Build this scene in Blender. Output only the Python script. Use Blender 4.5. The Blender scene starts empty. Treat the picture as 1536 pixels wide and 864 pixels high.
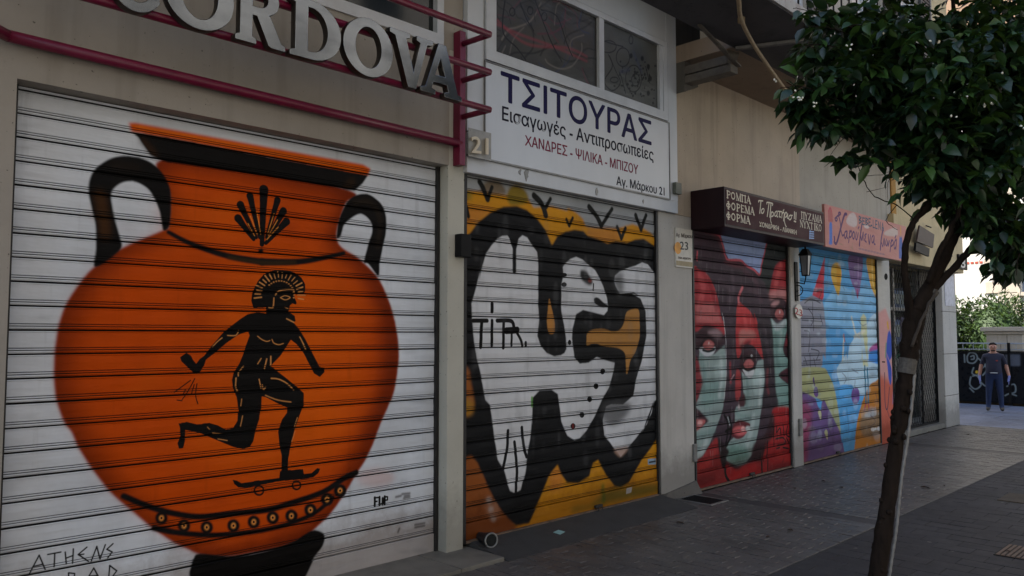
import bpy, bmesh, math, random
import numpy as np
from mathutils import Vector, Matrix
random.seed(7); RNG = np.random.default_rng(11)
scene = bpy.context.scene
COL = scene.collection

# ------------------------------------------------------------------ camera, light, exposure
FPX, HORIZON, VPX, CAM_H = 1180.0, 505.0, 1950.0, 1.8          # photo is 1536 x 864
PITCH = math.atan((HORIZON - 432) / FPX)
THETA = math.atan((VPX - 768) * math.cos(PITCH) / FPX)          # heading, measured from the facade
CAM_D = CAM_H * math.cos(THETA) / 0.2535                        # distance from the facade plane Y = 0
CAM = np.array([0.0, -CAM_D, CAM_H])
FH = np.array([math.cos(THETA), math.sin(THETA), 0.0])
RT = np.array([math.sin(THETA), -math.cos(THETA), 0.0])
ZU = np.array([0.0, 0.0, 1.0])
FW = FH * math.cos(PITCH) + ZU * math.sin(PITCH)
UP = -FH * math.sin(PITCH) + ZU * math.cos(PITCH)
cd = bpy.data.cameras.new('camera'); cam = bpy.data.objects.new('camera', cd); COL.objects.link(cam)
cd.sensor_width = 36.0; cd.lens = FPX / 1536.0 * 36.0; cd.clip_start = 0.05; cd.clip_end = 2000.0
M = Matrix((Vector(RT), Vector(UP), Vector(-FW))).transposed().to_4x4(); M.translation = Vector(CAM)
cam.matrix_world = M
scene.camera = cam

SUN_DIR = Vector((-0.42, 0.50, 0.78)).normalized()              # towards the sun: behind the shops, from the near end
world = bpy.data.worlds.new('World'); scene.world = world; world.use_nodes = True
wn = world.node_tree.nodes; wn.clear()
sky = wn.new('ShaderNodeTexSky'); sky.sky_type = 'NISHITA'; sky.sun_disc = False
sky.sun_elevation = math.asin(SUN_DIR.z); sky.sun_rotation = math.atan2(SUN_DIR.x, SUN_DIR.y)
bg = wn.new('ShaderNodeBackground'); bg.inputs[1].default_value = 0.14
wo = wn.new('ShaderNodeOutputWorld')
world.node_tree.links.new(sky.outputs[0], bg.inputs[0]); world.node_tree.links.new(bg.outputs[0], wo.inputs[0])
sl = bpy.data.lights.new('sun', 'SUN'); sl.energy = 4.6; sl.angle = math.radians(0.53); sl.color = (1.0, 0.93, 0.83)
sun = bpy.data.objects.new('sun', sl); COL.objects.link(sun)
sun.rotation_euler = (-SUN_DIR).to_track_quat('-Z', 'Y').to_euler(); sun.location = (0, 0, 30)
vs = scene.view_settings; vs.view_transform = 'Standard'; vs.look = 'None'; vs.gamma = 1.0; vs.exposure = 1.52; vs.use_curve_mapping = False
scene.render.engine = 'CYCLES'
scene.cycles.max_bounces = 6; scene.cycles.diffuse_bounces = 4; scene.cycles.glossy_bounces = 3
scene.cycles.transmission_bounces = 4; scene.cycles.transparent_max_bounces = 6
scene.cycles.use_denoising = True
scene.cycles.sample_clamp_indirect = 6.0

# ------------------------------------------------------------------ pixel -> place
def ray(x, y): return FW + RT * ((x - 768) / FPX) + UP * ((432 - y) / FPX)
def P(x, y, Y=0.0):
    d = ray(x, y); return CAM + d * ((Y - CAM[1]) / d[1])       # on a plane parallel to the facade
def G(x, y, z=0.0):
    d = ray(x, y); return CAM + d * ((z - CAM[2]) / d[2])       # on the ground or another level
def PXX(x, y, X):
    d = ray(x, y); return CAM + d * ((X - CAM[0]) / d[0])       # on a plane across the street
def T(x, y, depth):
    d = ray(x, y); return CAM + d * (depth / float(d @ FH))     # at a given distance

# ------------------------------------------------------------------ mesh helpers
ORG = {}
class MB:
    def __init__(self): self.v = []; self.f = []; self.m = []
    def add(self, vs, fs, mi=0):
        n = len(self.v); self.v += [tuple(map(float, p)) for p in vs]
        self.f += [tuple(i + n for i in q) for q in fs]; self.m += [mi] * len(fs); return self
    def box(self, x0, x1, y0, y1, z0, z1, mi=0, b=0.0):
        if b <= 0:
            v = [(x0,y0,z0),(x1,y0,z0),(x1,y1,z0),(x0,y1,z0),(x0,y0,z1),(x1,y0,z1),(x1,y1,z1),(x0,y1,z1)]
            return self.add(v, [(0,3,2,1),(4,5,6,7),(0,1,5,4),(1,2,6,5),(2,3,7,6),(3,0,4,7)], mi)
        bm = bmesh.new(); bmesh.ops.create_cube(bm, size=1)
        for p in bm.verts: p.co = Vector(((x0+x1)/2 + p.co.x*(x1-x0), (y0+y1)/2 + p.co.y*(y1-y0), (z0+z1)/2 + p.co.z*(z1-z0)))
        bmesh.ops.bevel(bm, geom=bm.edges[:], offset=b, segments=2, affect='EDGES', profile=0.6)
        self.bm(bm, mi); return self
    def bm(self, bm, mi=0):
        bm.verts.index_update()
        self.add([p.co[:] for p in bm.verts], [[q.index for q in f.verts] for f in bm.faces], mi); bm.free(); return self
    def prism(self, poly, y0, y1, mi=0):                        # poly in (X, Z), extruded along Y
        n = len(poly); a = sum(poly[i][0]*poly[(i+1)%n][1]-poly[(i+1)%n][0]*poly[i][1] for i in range(n))
        if a < 0: poly = poly[::-1]
        v = [(p[0], y0, p[1]) for p in poly] + [(p[0], y1, p[1]) for p in poly]
        fs = [tuple(range(n)), tuple(range(2*n-1, n-1, -1))] + [(i, i+n, (i+1)%n+n, (i+1)%n) for i in range(n)]
        return self.add(v, fs, mi)
    def slab(self, poly, z0, z1, mi=0):                         # poly in (X, Y), extruded along Z
        n = len(poly); a = sum(poly[i][0]*poly[(i+1)%n][1]-poly[(i+1)%n][0]*poly[i][1] for i in range(n))
        if a < 0: poly = poly[::-1]
        v = [(p[0], p[1], z0) for p in poly] + [(p[0], p[1], z1) for p in poly]
        fs = [tuple(range(n-1, -1, -1)), tuple(range(n, 2*n))] + [(i, (i+1)%n, (i+1)%n+n, i+n) for i in range(n)]
        return self.add(v, fs, mi)
    def tube(self, pts, rad, seg=8, mi=0, cap=True):
        pts = [Vector(p) for p in pts]; n = len(pts)
        if not hasattr(rad, '__len__'): rad = [rad]*n
        base = len(self.v); ref = None
        for i, p in enumerate(pts):
            t = (pts[min(i+1, n-1)] - pts[max(i-1, 0)]).normalized()
            if ref is None: ref = t.orthogonal().normalized()
            ref = (ref - t*ref.dot(t)); ref = ref.normalized() if ref.length > 1e-6 else t.orthogonal().normalized()
            b = t.cross(ref)
            for k in range(seg):
                a = 2*math.pi*k/seg; self.v.append(tuple(p + (ref*math.cos(a) + b*math.sin(a))*rad[i]))
        for i in range(n-1):
            for k in range(seg):
                self.f.append((base+i*seg+k, base+i*seg+(k+1)%seg, base+(i+1)*seg+(k+1)%seg, base+(i+1)*seg+k)); self.m.append(mi)
        if cap:
            self.f.append(tuple(base+k for k in range(seg-1, -1, -1))); self.m.append(mi)
            self.f.append(tuple(base+(n-1)*seg+k for k in range(seg))); self.m.append(mi)
        return self
    def lathe(self, c, axis, prof, seg=20, mi=0):               # prof: (radius, distance along axis)
        ax = Vector(axis).normalized(); u = ax.orthogonal().normalized(); w = ax.cross(u); c = Vector(c); base = len(self.v)
        for r, h in prof:
            for k in range(seg):
                a = 2*math.pi*k/seg; self.v.append(tuple(c + ax*h + (u*math.cos(a)+w*math.sin(a))*r))
        for i in range(len(prof)-1):
            for k in range(seg):
                self.f.append((base+i*seg+k, base+i*seg+(k+1)%seg, base+(i+1)*seg+(k+1)%seg, base+(i+1)*seg+k)); self.m.append(mi)
        self.f.append(tuple(base+k for k in range(seg-1, -1, -1))); self.m.append(mi)
        self.f.append(tuple(base+(len(prof)-1)*seg+k for k in range(seg))); self.m.append(mi)
        return self
    def build(self, name, mats, parent=None, smooth=False):
        o0 = ORG.get(parent.name, (0,0,0)) if parent else (0,0,0)
        me = bpy.data.meshes.new(name)
        me.from_pydata([(p[0]-o0[0], p[1]-o0[1], p[2]-o0[2]) for p in self.v], [], self.f)
        mats = mats if isinstance(mats, (list, tuple)) else [mats]
        for m in mats: me.materials.append(m)
        if len(mats) > 1: me.polygons.foreach_set('material_index', self.m)
        if smooth: me.polygons.foreach_set('use_smooth', [True]*len(me.polygons))
        me.update()
        return link(name, me, parent)
def link(name, me, parent=None, loc=None):
    o = bpy.data.objects.new(name, me); COL.objects.link(o)
    if parent: o.parent = parent; ORG[o.name] = ORG.get(parent.name, (0,0,0))
    else: ORG[o.name] = (0,0,0)
    if loc is not None: o.location = loc
    return o
def thing(name, label, cat, loc=(0,0,0), group=None):
    o = bpy.data.objects.new(name, None); COL.objects.link(o); o.location = tuple(float(c) for c in loc); o.empty_display_size = 0.2
    ORG[o.name] = tuple(float(c) for c in loc); return tag(o, label, cat, group)
def tag(o, label=None, cat=None, group=None, kind=None):
    if label: o['label'] = label
    if cat: o['category'] = cat
    if group: o['group'] = group
    if kind: o['kind'] = kind
    return o
def box(name, mat, parent, *a, b=0.0): return MB().box(*a, b=b).build(name, mat, parent)
def copy_tree(o, parent=None):
    c = o.copy(); COL.objects.link(c); ORG[c.name] = ORG.get(o.name, (0,0,0)); c.parent = parent
    for ch in list(o.children): copy_tree(ch, c)
    return c

# ------------------------------------------------------------------ materials
def lin(c):
    if isinstance(c, str): c = tuple(int(c[i:i+2], 16) for i in (0, 2, 4))
    return tuple((v/255/12.92 if v/255 <= 0.04045 else ((v/255+0.055)/1.055)**2.4) for v in c)
class NT:
    def __init__(self, name):
        self.m = bpy.data.materials.new(name); self.m.use_nodes = True; self.t = self.m.node_tree; self.n = self.t.nodes; self.n.clear()
        self.out = self.n.new('ShaderNodeOutputMaterial'); self.p = self.n.new('ShaderNodeBsdfPrincipled'); self.l(self.p.outputs[0], self.out.inputs[0])
    def l(self, a, b): self.t.links.new(a, b)
    def node(self, ty, **kw):
        n = self.n.new(ty)
        for k, v in kw.items(): setattr(n, k, v)
        return n
    def pos(self): return self.node('ShaderNodeNewGeometry').outputs['Position']
    def noise(self, scale, detail=4, rough=0.6, stretch=None, vec=None):
        v = vec if vec is not None else self.pos()
        if stretch:
            mp = self.node('ShaderNodeMapping'); mp.inputs['Scale'].default_value = stretch; self.l(v, mp.inputs['Vector']); v = mp.outputs[0]
        n = self.node('ShaderNodeTexNoise'); n.inputs['Scale'].default_value = scale; n.inputs['Detail'].default_value = detail; n.inputs['Roughness'].default_value = rough
        self.l(v, n.inputs['Vector']); return n.outputs[0]
    def ramp(self, fac, stops):
        r = self.node('ShaderNodeValToRGB'); e = r.color_ramp.elements
        while len(e) < len(stops): e.new(0.5)
        for i, (p, c) in enumerate(stops):
            e[i].position = p; e[i].color = (*c, 1) if len(c) == 3 else c
        self.l(fac, r.inputs[0]); return r.outputs[0]
    def mix(self, fac, a, b, mode='MIX'):
        n = self.node('ShaderNodeMix', data_type='RGBA', blend_type=mode)
        for s, v in ((n.inputs[0], fac), (n.inputs[6], a), (n.inputs[7], b)):
            if hasattr(v, 'is_linked') or hasattr(v, 'links'): self.l(v, s)
            elif isinstance(v, (int, float)): s.default_value = v
            else: s.default_value = (*v, 1) if len(v) == 3 else v
        return n.outputs[2]
    def math(self, op, a, b=0.0):
        n = self.node('ShaderNodeMath', operation=op)
        for s, v in ((n.inputs[0], a), (n.inputs[1], b)):
            if hasattr(v, 'links'): self.l(v, s)
            else: s.default_value = v
        return n.outputs[0]
    def bump(self, h, strength=0.3, dist=0.01):
        b = self.node('ShaderNodeBump'); b.inputs['Strength'].default_value = strength; b.inputs['Distance'].default_value = dist
        self.l(h, b.inputs['Height']); self.l(b.outputs[0], self.p.inputs['Normal'])
    def col(self, c): self.l(c, self.p.inputs['Base Color'])
def simple(name, c, rough=0.6, metal=0.0, var=0.25, scale=6.0, stretch=None, bump=0.0, bscale=60.0, spec=0.5):
    t = NT(name); c = lin(c); t.p.inputs['Roughness'].default_value = rough; t.p.inputs['Metallic'].default_value = metal
    t.p.inputs['Specular IOR Level'].default_value = spec
    n = t.noise(scale, 5, 0.65, stretch)
    d = tuple(v*(1-var) for v in c); h = tuple(min(1, v*(1+var*0.6)) for v in c)
    t.col(t.ramp(n, [(0.3, d), (0.5, c), (0.72, h)]))
    if bump: t.bump(t.noise(bscale, 3), bump, 0.004)
    return t.m
def plaster(name, c, dirt=(60,54,46), amt=0.5, rough=0.85, low=0.0):
    """painted wall: blotches, rain streaks, fine relief"""
    t = NT(name); c = lin(c); t.p.inputs['Roughness'].default_value = rough; t.p.inputs['Specular IOR Level'].default_value = 0.3
    base = t.ramp(t.noise(1.3, 5, 0.6), [(0.3, tuple(v*0.86 for v in c)), (0.55, c), (0.75, tuple(min(1, v*1.07) for v in c))])
    st = t.ramp(t.noise(5.0, 4, 0.6, (1, 1, 0.06)), [(0.52, (0,0,0)), (0.75, (1,1,1))])
    sp = t.ramp(t.noise(16.0, 5, 0.7), [(0.60, (0,0,0)), (0.74, (1,1,1))])
    k = t.math('MULTIPLY', t.math('MAXIMUM', st, t.math('MULTIPLY', sp, 0.6)), amt*0.45)
    if low:
        z = t.node('ShaderNodeSeparateXYZ'); t.l(t.pos(), z.inputs[0])
        zz = t.math('ADD', z.outputs[2], t.math('MULTIPLY', t.noise(7.0, 4, 0.7), -0.5))
        lowm = t.ramp(zz, [(0.0, (1,1,1)), (0.35, (0,0,0))])
        k = t.math('MAXIMUM', k, t.math('MULTIPLY', lowm, low))
    base = t.mix(t.ramp(t.noise(2.6, 8, 0.75), [(0.655, (0,0,0)), (0.668, (0.55,0.55,0.55))]), base, tuple(v*0.72 for v in c))      # flaked paint
    base = t.mix(t.ramp(t.noise(38.0, 2, 0.5), [(0.70, (0,0,0)), (0.72, (0.7,0.7,0.7))]), base, lin(dirt))
    t.col(t.mix(k, base, lin(dirt)))
    t.bump(t.noise(90.0, 4, 0.7), 0.25, 0.003)
    return t.m
M_ = {}
M_['wall21'] = plaster('plaster_warm_grey', (158,151,141), amt=0.6, low=0.25)
M_['pillar'] = plaster('plaster_pillar_cream', (186,183,170), amt=0.3, low=0.4)
M_['pier'] = plaster('plaster_pier_pale', (188,183,174), amt=0.5, low=0.5)
M_['wall23'] = plaster('plaster_beige', (184,168,148), amt=0.7)
M_['wall23grey'] = plaster('plaster_greyed_beige', (170,162,148), amt=0.8)
M_['soffit_brown'] = plaster('soffit_brown', (150,132,114), amt=0.5)
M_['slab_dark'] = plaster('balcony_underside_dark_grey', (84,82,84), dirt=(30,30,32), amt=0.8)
M_['slab_edge'] = plaster('slab_edge_worn_white', (190,186,178), dirt=(110,60,40), amt=1.0)
M_['concrete'] = plaster('rough_concrete', (96,91,84), dirt=(36,34,32), amt=1.0)
M_['yellow_wall'] = plaster('plaster_pale_yellow', (196,176,136), amt=0.6)
M_['ochre'] = plaster('ochre_corner_strip', (170,126,62), amt=0.5)
M_['cladding'] = simple('white_painted_metal_cladding', (196,199,202), 0.4, 0, 0.1, 2.5, (1,1,0.25))
M_['signwhite'] = simple('white_sign_panel', (202,205,208), 0.28, 0, 0.08, 2.0, (1,1,0.3))
M_['alu'] = simple('white_aluminium_frame', (196,198,200), 0.35, 0, 0.12, 5)
M_['steel'] = simple('brushed_steel_letters', (138,143,148), 0.18, 1.0, 0.35, 2.5, (1,1,3))
M_['steel_side'] = simple('dark_steel_letter_edge', (70,65,60), 0.45, 0.8, 0.3, 5)
M_['burgundy'] = simple('burgundy_painted_tube', (112,16,52), 0.38, 0, 0.2, 8)
M_['black_metal'] = simple('black_painted_metal', (18,18,19), 0.6, 0, 0.3, 12, spec=0.2)
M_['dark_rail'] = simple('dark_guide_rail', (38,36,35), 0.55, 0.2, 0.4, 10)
M_['grey_metal'] = simple('galvanised_grey_metal', (128,126,122), 0.45, 0.5, 0.3, 9)
M_['rusty'] = simple('dirty_rusted_bottom_bar', (104,84,68), 0.7, 0.1, 0.5, 8)
M_['maroon'] = simple('maroon_sign_face', (60,26,32), 0.45, 0, 0.15, 4)
M_['maroon_dark'] = simple('maroon_sign_case', (36,15,19), 0.5, 0, 0.2, 6, spec=0.25)
M_['glass_dark'] = simple('dark_window_glass', (22,26,26), 0.08, 0, 0.3, 2, spec=0.6)
M_['navy'] = simple('navy_lettering', (24,20,70), 0.6, 0, 0.1, spec=0.15)
M_['ink'] = simple('dark_blue_black_lettering', (20,20,38), 0.6, 0, 0.1, spec=0.15)
M_['crimson'] = simple('crimson_lettering', (124,20,56), 0.6, 0, 0.1, spec=0.15)
M_['cream'] = simple('cream_lettering', (214,202,178), 0.5, 0, 0.1)
M_['black'] = simple('black_lettering', (18,17,17), 0.5, 0, 0.1)
M_['red'] = simple('red_number', (160,26,34), 0.5, 0, 0.1)
M_['offwhite'] = simple('off_white_plate', (206,200,188), 0.5, 0, 0.15, 20)
M_['yellowed'] = simple('yellowed_plastic', (150,134,96), 0.5, 0, 0.2, 20)
M_['cable'] = simple('black_cable', (24,23,23), 0.6, 0, 0.2)
M_['hose'] = simple('beige_drain_hose', (168,146,112), 0.55, 0, 0.25, 15)
M_['lattice'] = simple('dark_brown_lattice_metal', (27,25,24), 0.6, 0.0, 0.3, 12, spec=0.2)
M_['lamp_glass'] = simple('dull_lamp_glass', (120,126,128), 0.2, 0, 0.2, 9)
M_['clear_plate'] = simple('yellowed_clear_plate', (150,146,136), 0.3, 0, 0.2, 9)
M_['brown_wood'] = simple('brown_board', (54,36,29), 0.6, 0, 0.35, 8)
# ------------------------------------------------------------------ painted pictures (murals, sign faces): drawn into generated images
def cat(pts, closed=True, n=5):
    """smooth a traced outline (Catmull-Rom)"""
    p = np.array(pts, float); m = len(p); out = []
    if m < 3: return p
    rng = range(m) if closed else range(m-1)
    for i in rng:
        a, b, c, d = (p[(i-1) % m], p[i], p[(i+1) % m], p[(i+2) % m]) if closed else (p[max(i-1,0)], p[i], p[i+1], p[min(i+2,m-1)])
        for k in range(n):
            t = k/n; out.append(0.5*((2*b)+(c-a)*t+(2*a-5*b+4*c-d)*t*t+(3*b-a-3*c+d)*t**3))
    if not closed: out.append(p[-1])
    return np.array(out)
def cr(pts, ox, oy, s): return [(ox + x/s, oy + y/s) for x, y in pts]      # enlargement coordinates -> photo pixels
class Art:
    """picture on the wall rectangle x0..x1, z0..z1 of the plane Y; shapes may be given in photo pixels"""
    def __init__(self, name, x0, x1, z0, z1, Y, base, res=300, across=False):
        self.across = across
        self.name, self.x0, self.x1, self.z0, self.z1, self.Y, self.res = name, x0, x1, z0, z1, Y, res
        self.w = int((x1-x0)*res); self.h = int((z1-z0)*res)
        self.a = np.zeros((self.h, self.w, 3), np.float32); self.a[:] = lin(base)
    def uv(self, pts, px=True):
        q = []
        for x, y in pts:
            if px:
                p = PXX(x, y, self.Y) if self.across else P(x, y, self.Y); X, Z = p[1 if self.across else 0], p[2]
            else: X, Z = x, y
            q.append(((X-self.x0)*self.res, (Z-self.z0)*self.res))
        return np.array(q)
    def blur(self, m, r):
        for _ in range(3):
            for ax in (0, 1):
                k = max(1, int(r)); c = np.cumsum(np.pad(m, [(k+1, k) if i == ax else (0, 0) for i in (0, 1)], mode='edge'), axis=ax)
                m = (np.take(c, range(2*k+1, c.shape[ax]), ax) - np.take(c, range(0, c.shape[ax]-2*k-1), ax))/(2*k+1)
        return m
    def put(self, m, y0, x0, color, alpha, soft):
        if soft > 0: m = self.blur(m, soft)
        m = np.clip(m*alpha, 0, 1)[..., None]
        s = self.a[y0:y0+m.shape[0], x0:x0+m.shape[1]]
        s += (np.array(lin(color), np.float32) - s)*m
    def poly(self, pts, color, soft=1, alpha=1.0, smooth=True, px=True):
        q = self.uv(pts, px)
        if smooth: q = cat(q)
        pad = int(soft*3+3)
        X0, X1 = max(0, int(q[:,0].min())-pad), min(self.w, int(q[:,0].max())+pad); Y0, Y1 = max(0, int(q[:,1].min())-pad), min(self.h, int(q[:,1].max())+pad)
        if X1-X0 < 2 or Y1-Y0 < 2: return self
        m = np.zeros((Y1-Y0, X1-X0), np.float32); r = np.roll(q, -1, 0); xs = np.arange(X0, X1)
        for j in range(Y0, Y1):
            y = j+0.5; hit = ((q[:,1] <= y) & (r[:,1] > y)) | ((r[:,1] <= y) & (q[:,1] > y))
            if not hit.any(): continue
            c = np.sort(q[hit,0] + (y-q[hit,1])*(r[hit,0]-q[hit,0])/(r[hit,1]-q[hit,1]))
            for k in range(0, len(c)-1, 2):
                m[j-Y0] += np.clip(np.minimum(xs+1, c[k+1]) - np.maximum(xs, c[k]), 0, 1)
        self.put(m, Y0, X0, color, alpha, soft); return self
    def stroke(self, pts, width, color, soft=0, alpha=1.0, smooth=True, px=True):
        """width: photo pixels (px) or metres, or a pair (start, end)"""
        q = self.uv(pts, px); wd = width if hasattr(width, '__len__') else (width, width)
        if px:
            pp = PXX if self.across else P; b = pp(pts[0][0], pts[0][1], self.Y); b2 = pp(pts[0][0], pts[0][1]+10, self.Y)
            k = abs(b2[2]-b[2])/10*self.res*1.3
        else: k = self.res
        if smooth and len(q) > 2: q = cat(q, False, 6)
        n = len(q); w = np.linspace(wd[0], wd[1], n)*k/2; pad = int(w.max()+soft*3+3)
        X0, X1 = max(0, int(q[:,0].min())-pad), min(self.w, int(q[:,0].max())+pad); Y0, Y1 = max(0, int(q[:,1].min())-pad), min(self.h, int(q[:,1].max())+pad)
        if X1-X0 < 2 or Y1-Y0 < 2: return self
        yy, xx = np.mgrid[Y0:Y1, X0:X1]+0.5; m = np.zeros(xx.shape, np.float32)
        for i in range(n-1):
            d = q[i+1]-q[i]; L = max(1e-6, d@d); t = np.clip(((xx-q[i,0])*d[0]+(yy-q[i,1])*d[1])/L, 0, 1)
            e = np.hypot(xx-q[i,0]-t*d[0], yy-q[i,1]-t*d[1]); m = np.maximum(m, np.clip((w[i]+(w[i+1]-w[i])*t)-e+0.5, 0, 1))
        self.put(m, Y0, X0, color, alpha, soft); return self
    def ell(self, cx, cy, rx, ry, color, soft=1, alpha=1.0, px=True, rot=0.0):
        c, s = math.cos(rot), math.sin(rot)
        return self.poly([(cx+rx*math.cos(a)*c-ry*math.sin(a)*s, cy+rx*math.cos(a)*s+ry*math.sin(a)*c) for a in np.linspace(0, 2*math.pi, 16, endpoint=False)], color, soft, alpha, True, px)
    def cloud(self, amt=0.12, cells=6, streak=1):
        """uneven spray coverage"""
        g = RNG.random((cells*streak+2, cells+2)).astype(np.float32)
        yi = np.linspace(0, g.shape[0]-1.001, self.h); xi = np.linspace(0, g.shape[1]-1.001, self.w)
        y0 = yi.astype(int); x0 = xi.astype(int); fy = (yi-y0)[:,None]; fx = (xi-x0)[None,:]
        fy = fy*fy*(3-2*fy); fx = fx*fx*(3-2*fx)
        n = (g[y0][:,x0]*(1-fy)+g[y0+1][:,x0]*fy)*(1-fx)+(g[y0][:,x0+1]*(1-fy)+g[y0+1][:,x0+1]*fy)*fx
        self.a *= (1+amt*(n*2-1))[..., None]; return self
    def material(self, rough=0.5, dirt=0.3, wear=0.15, base_mat=None, grime=True, bright=1.0, spec=0.1):
        im = bpy.data.images.new(self.name, self.w, self.h, alpha=False, float_buffer=True); im.colorspace_settings.name = 'Non-Color'
        buf = np.ones((self.h, self.w, 4), np.float32); buf[..., :3] = np.clip(self.a*bright, 0, 1); im.pixels.foreach_set(buf.ravel()); im.update(); im.pack()
        t = NT(self.name); t.p.inputs['Roughness'].default_value = rough; t.p.inputs['Specular IOR Level'].default_value = spec
        s = t.node('ShaderNodeSeparateXYZ'); pos = t.pos(); t.l(pos, s.inputs[0])
        u = t.math('DIVIDE', t.math('SUBTRACT', s.outputs[1 if self.across else 0], self.x0), self.x1-self.x0)
        v = t.math('DIVIDE', t.math('SUBTRACT', s.outputs[2], self.z0), self.z1-self.z0)
        c = t.node('ShaderNodeCombineXYZ'); t.l(u, c.inputs[0]); t.l(v, c.inputs[1])
        tx = t.node('ShaderNodeTexImage', image=im, extension='EXTEND', interpolation='Linear'); t.l(c.outputs[0], tx.inputs[0])
        colr = tx.outputs[0]
        if grime:
            n1 = t.ramp(t.noise(3.0, 5, 0.65, (1,1,0.5)), [(0.35, (0,0,0)), (0.75, (1,1,1))])
            st = t.ramp(t.noise(9.0, 4, 0.6, (1,1,0.08)), [(0.55, (0,0,0)), (0.8, (1,1,1))])
            hz = t.ramp(t.noise(14.0, 3, 0.6, (0.06,1,1)), [(0.5, (0,0,0)), (0.8, (1,1,1))])
            k = t.math('MULTIPLY', t.math('MAXIMUM', t.math('MAXIMUM', t.math('MULTIPLY', n1, 0.6), st), t.math('MULTIPLY', hz, 0.7)), dirt)
            colr = t.mix(k, colr, t.mix(1.0, colr, (0.34,0.32,0.30), 'MULTIPLY'))
            sc = t.ramp(t.noise(42.0, 4, 0.75), [(0.66, (0,0,0)), (0.72, (1,1,1))])
            colr = t.mix(t.math('MULTIPLY', sc, wear), colr, lin((120,118,112)))
            lw = t.ramp(t.math('ADD', s.outputs[2], t.math('MULTIPLY', t.noise(5.0, 5, 0.7), -0.45)), [(0.0, (1,1,1)), (0.28, (0,0,0))])
            colr = t.mix(t.math('MULTIPLY', lw, 0.8), colr, t.mix(1.0, colr, (0.42,0.34,0.28), 'MULTIPLY'))
        t.col(colr)
        if grime: t.bump(t.noise(5.0, 3, 0.5, (0.5,1,1.6)), 0.5, 0.03)
        t.l(t.math('ADD', t.math('MULTIPLY', t.noise(8.0, 4), 0.3), rough-0.15), t.p.inputs['Roughness'])
        return t.m

# ---- white shutter: orange vase with a running figure on a skateboard
WHITE = (214,218,223); ORANGE = (202,74,0); BLK = (17,15,14)
S1 = dict(x0=1.10, x1=4.262, Y=0.13, z0=0.03, top=3.25, pitch=0.1384, first=3.222)
a1 = Art('vase_mural_paint', 1.10, 4.27, 0.0, 3.3, 0.13, WHITE, 330)
a1.cloud(0.08, 5, 3)
c1 = lambda p: cr(p, 0, 200, 3.84); c2 = lambda p: cr(p, 250, 200, 3.84); c5 = lambda p: cr(p, 0, 640, 3.84); c6 = lambda p: cr(p, 380, 640, 3.84)
cA = lambda p: cr(p, 260, 390, 4.1125); cB = lambda p: cr(p, 230, 540, 3.927)
body = [(244,240),(256,290),(254,340),(246,346),(182,374),(141,402),(121,425),(103,452),(91,482),(84,520),(82,560),(86,600),(97,632),(109,648),(120,673),(143,708),(169,740),(198,765),(229,791),(260,812),(281,822),(302,831),(340,834),(380,828),(420,820),(453,807),(479,786),(495,770),(515,742),(534,710),(547,690),(560,663),(569,638),(581,612),(590,588),(596,556),(597,520),(592,482),(582,450),(568,420),(557,406),(536,387),(512,372),(504,356),(507,335),(518,304),(528,288),(400,258)]
a1.poly(body, (120,50,8), 2)
a1.poly(body, ORANGE, 3, 1.0)
inner = [(x + (340-x)*0.10, y + (560-y)*0.05) for x, y in body]
a1.poly(body, (108,30,0), 2, 0.9); a1.poly(inner, ORANGE, 20, 1.0)
for cx_, cy_, rx_, ry_ in ((430,470,110,90),(400,640,120,80),(470,560,80,110),(330,330,90,30)): a1.ell(cx_, cy_, rx_, ry_, (226,96,2), 26, 0.5)
for _ in range(40):
    a1.ell(random.uniform(120, 570), random.uniform(290, 790), random.uniform(6, 34), random.uniform(4, 16), random.choice([(140,44,0),(170,56,0),(212,92,10)]), 7, random.uniform(0.08, 0.3))
a1.poly([(0,0)]*3, WHITE, 0) if False else None
a1.poly([(193,184),(205,184),(300,202),(420,224),(545,247),(556,253),(552,264),(540,264),(400,236),(300,217),(197,198)], (222,92,8), 2, smooth=False)
a1.stroke([(205,190),(540,255)], 3, (240,132,40), 2, 0.5)
a1.poly([(198,198),(250,206),(400,235),(552,263),(544,275),(532,286),(400,264),(250,243),(236,238),(226,233),(215,218),(207,206)], BLK, 1, smooth=False)
a1.stroke([(215,212),(232,232)], 8, (58,34,14), 4, 0.7); a1.stroke([(528,272),(520,280)], 9, (52,34,16), 4, 0.7)
hl = [(245,346),(254,340),(257,312),(256,286),(250,270),(240,255),(224,242),(203,235),(180,234),(161,240),(143,253),(134,270),(133,291),(138,315),(143,338),(144,367),(143,382),(141,400),(156,395),(182,373),(180,356),(174,335),(169,312),(167,291),(174,280),(187,273),(203,273),(221,283),(232,299),(239,317),(242,333)]
a1.poly(hl, BLK, 1)
a1.stroke([(150,292),(155,325),(158,352)], 12, (74,44,16), 5, 0.8); a1.stroke([(170,248),(205,252)], 10, (36,26,18), 5, 0.6)
hr = [(505,356),(507,335),(513,317),(523,300),(536,292),(552,291),(565,299),(574,309),(579,325),(579,348),(575,367),(570,393),(568,414),(553,396),(546,393),(552,367),(558,348),(557,335),(549,325),(539,321),(526,328),(516,338),(511,354)]
a1.poly(hr, BLK, 1); a1.stroke([(530,305),(556,304),(570,330),(566,370)], 6, (48,36,24), 4, 0.6)
for tip, bs, w in (((560,325),(548,640),42),((480,362),(535,600),32),((425,412),(515,600),34),((412,490),(500,610),36),((638,385),(575,600),30),((672,448),(580,610),34),((690,508),(570,632),34)):
    q = c2([tip, ((tip[0]*2+bs[0])/3+0, (tip[1]*2+bs[1])/3), bs]); a1.stroke(q, (w/3.84*1.05, w/3.84*0.5), BLK, 0)
    if tip[0] != 560: a1.stroke(c2([((tip[0]+bs[0])/2+12, (tip[1]+bs[1])/2-30), (bs[0]+6, bs[1]-20)]), 1.0, (240,150,60), 0, 0.8)
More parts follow.
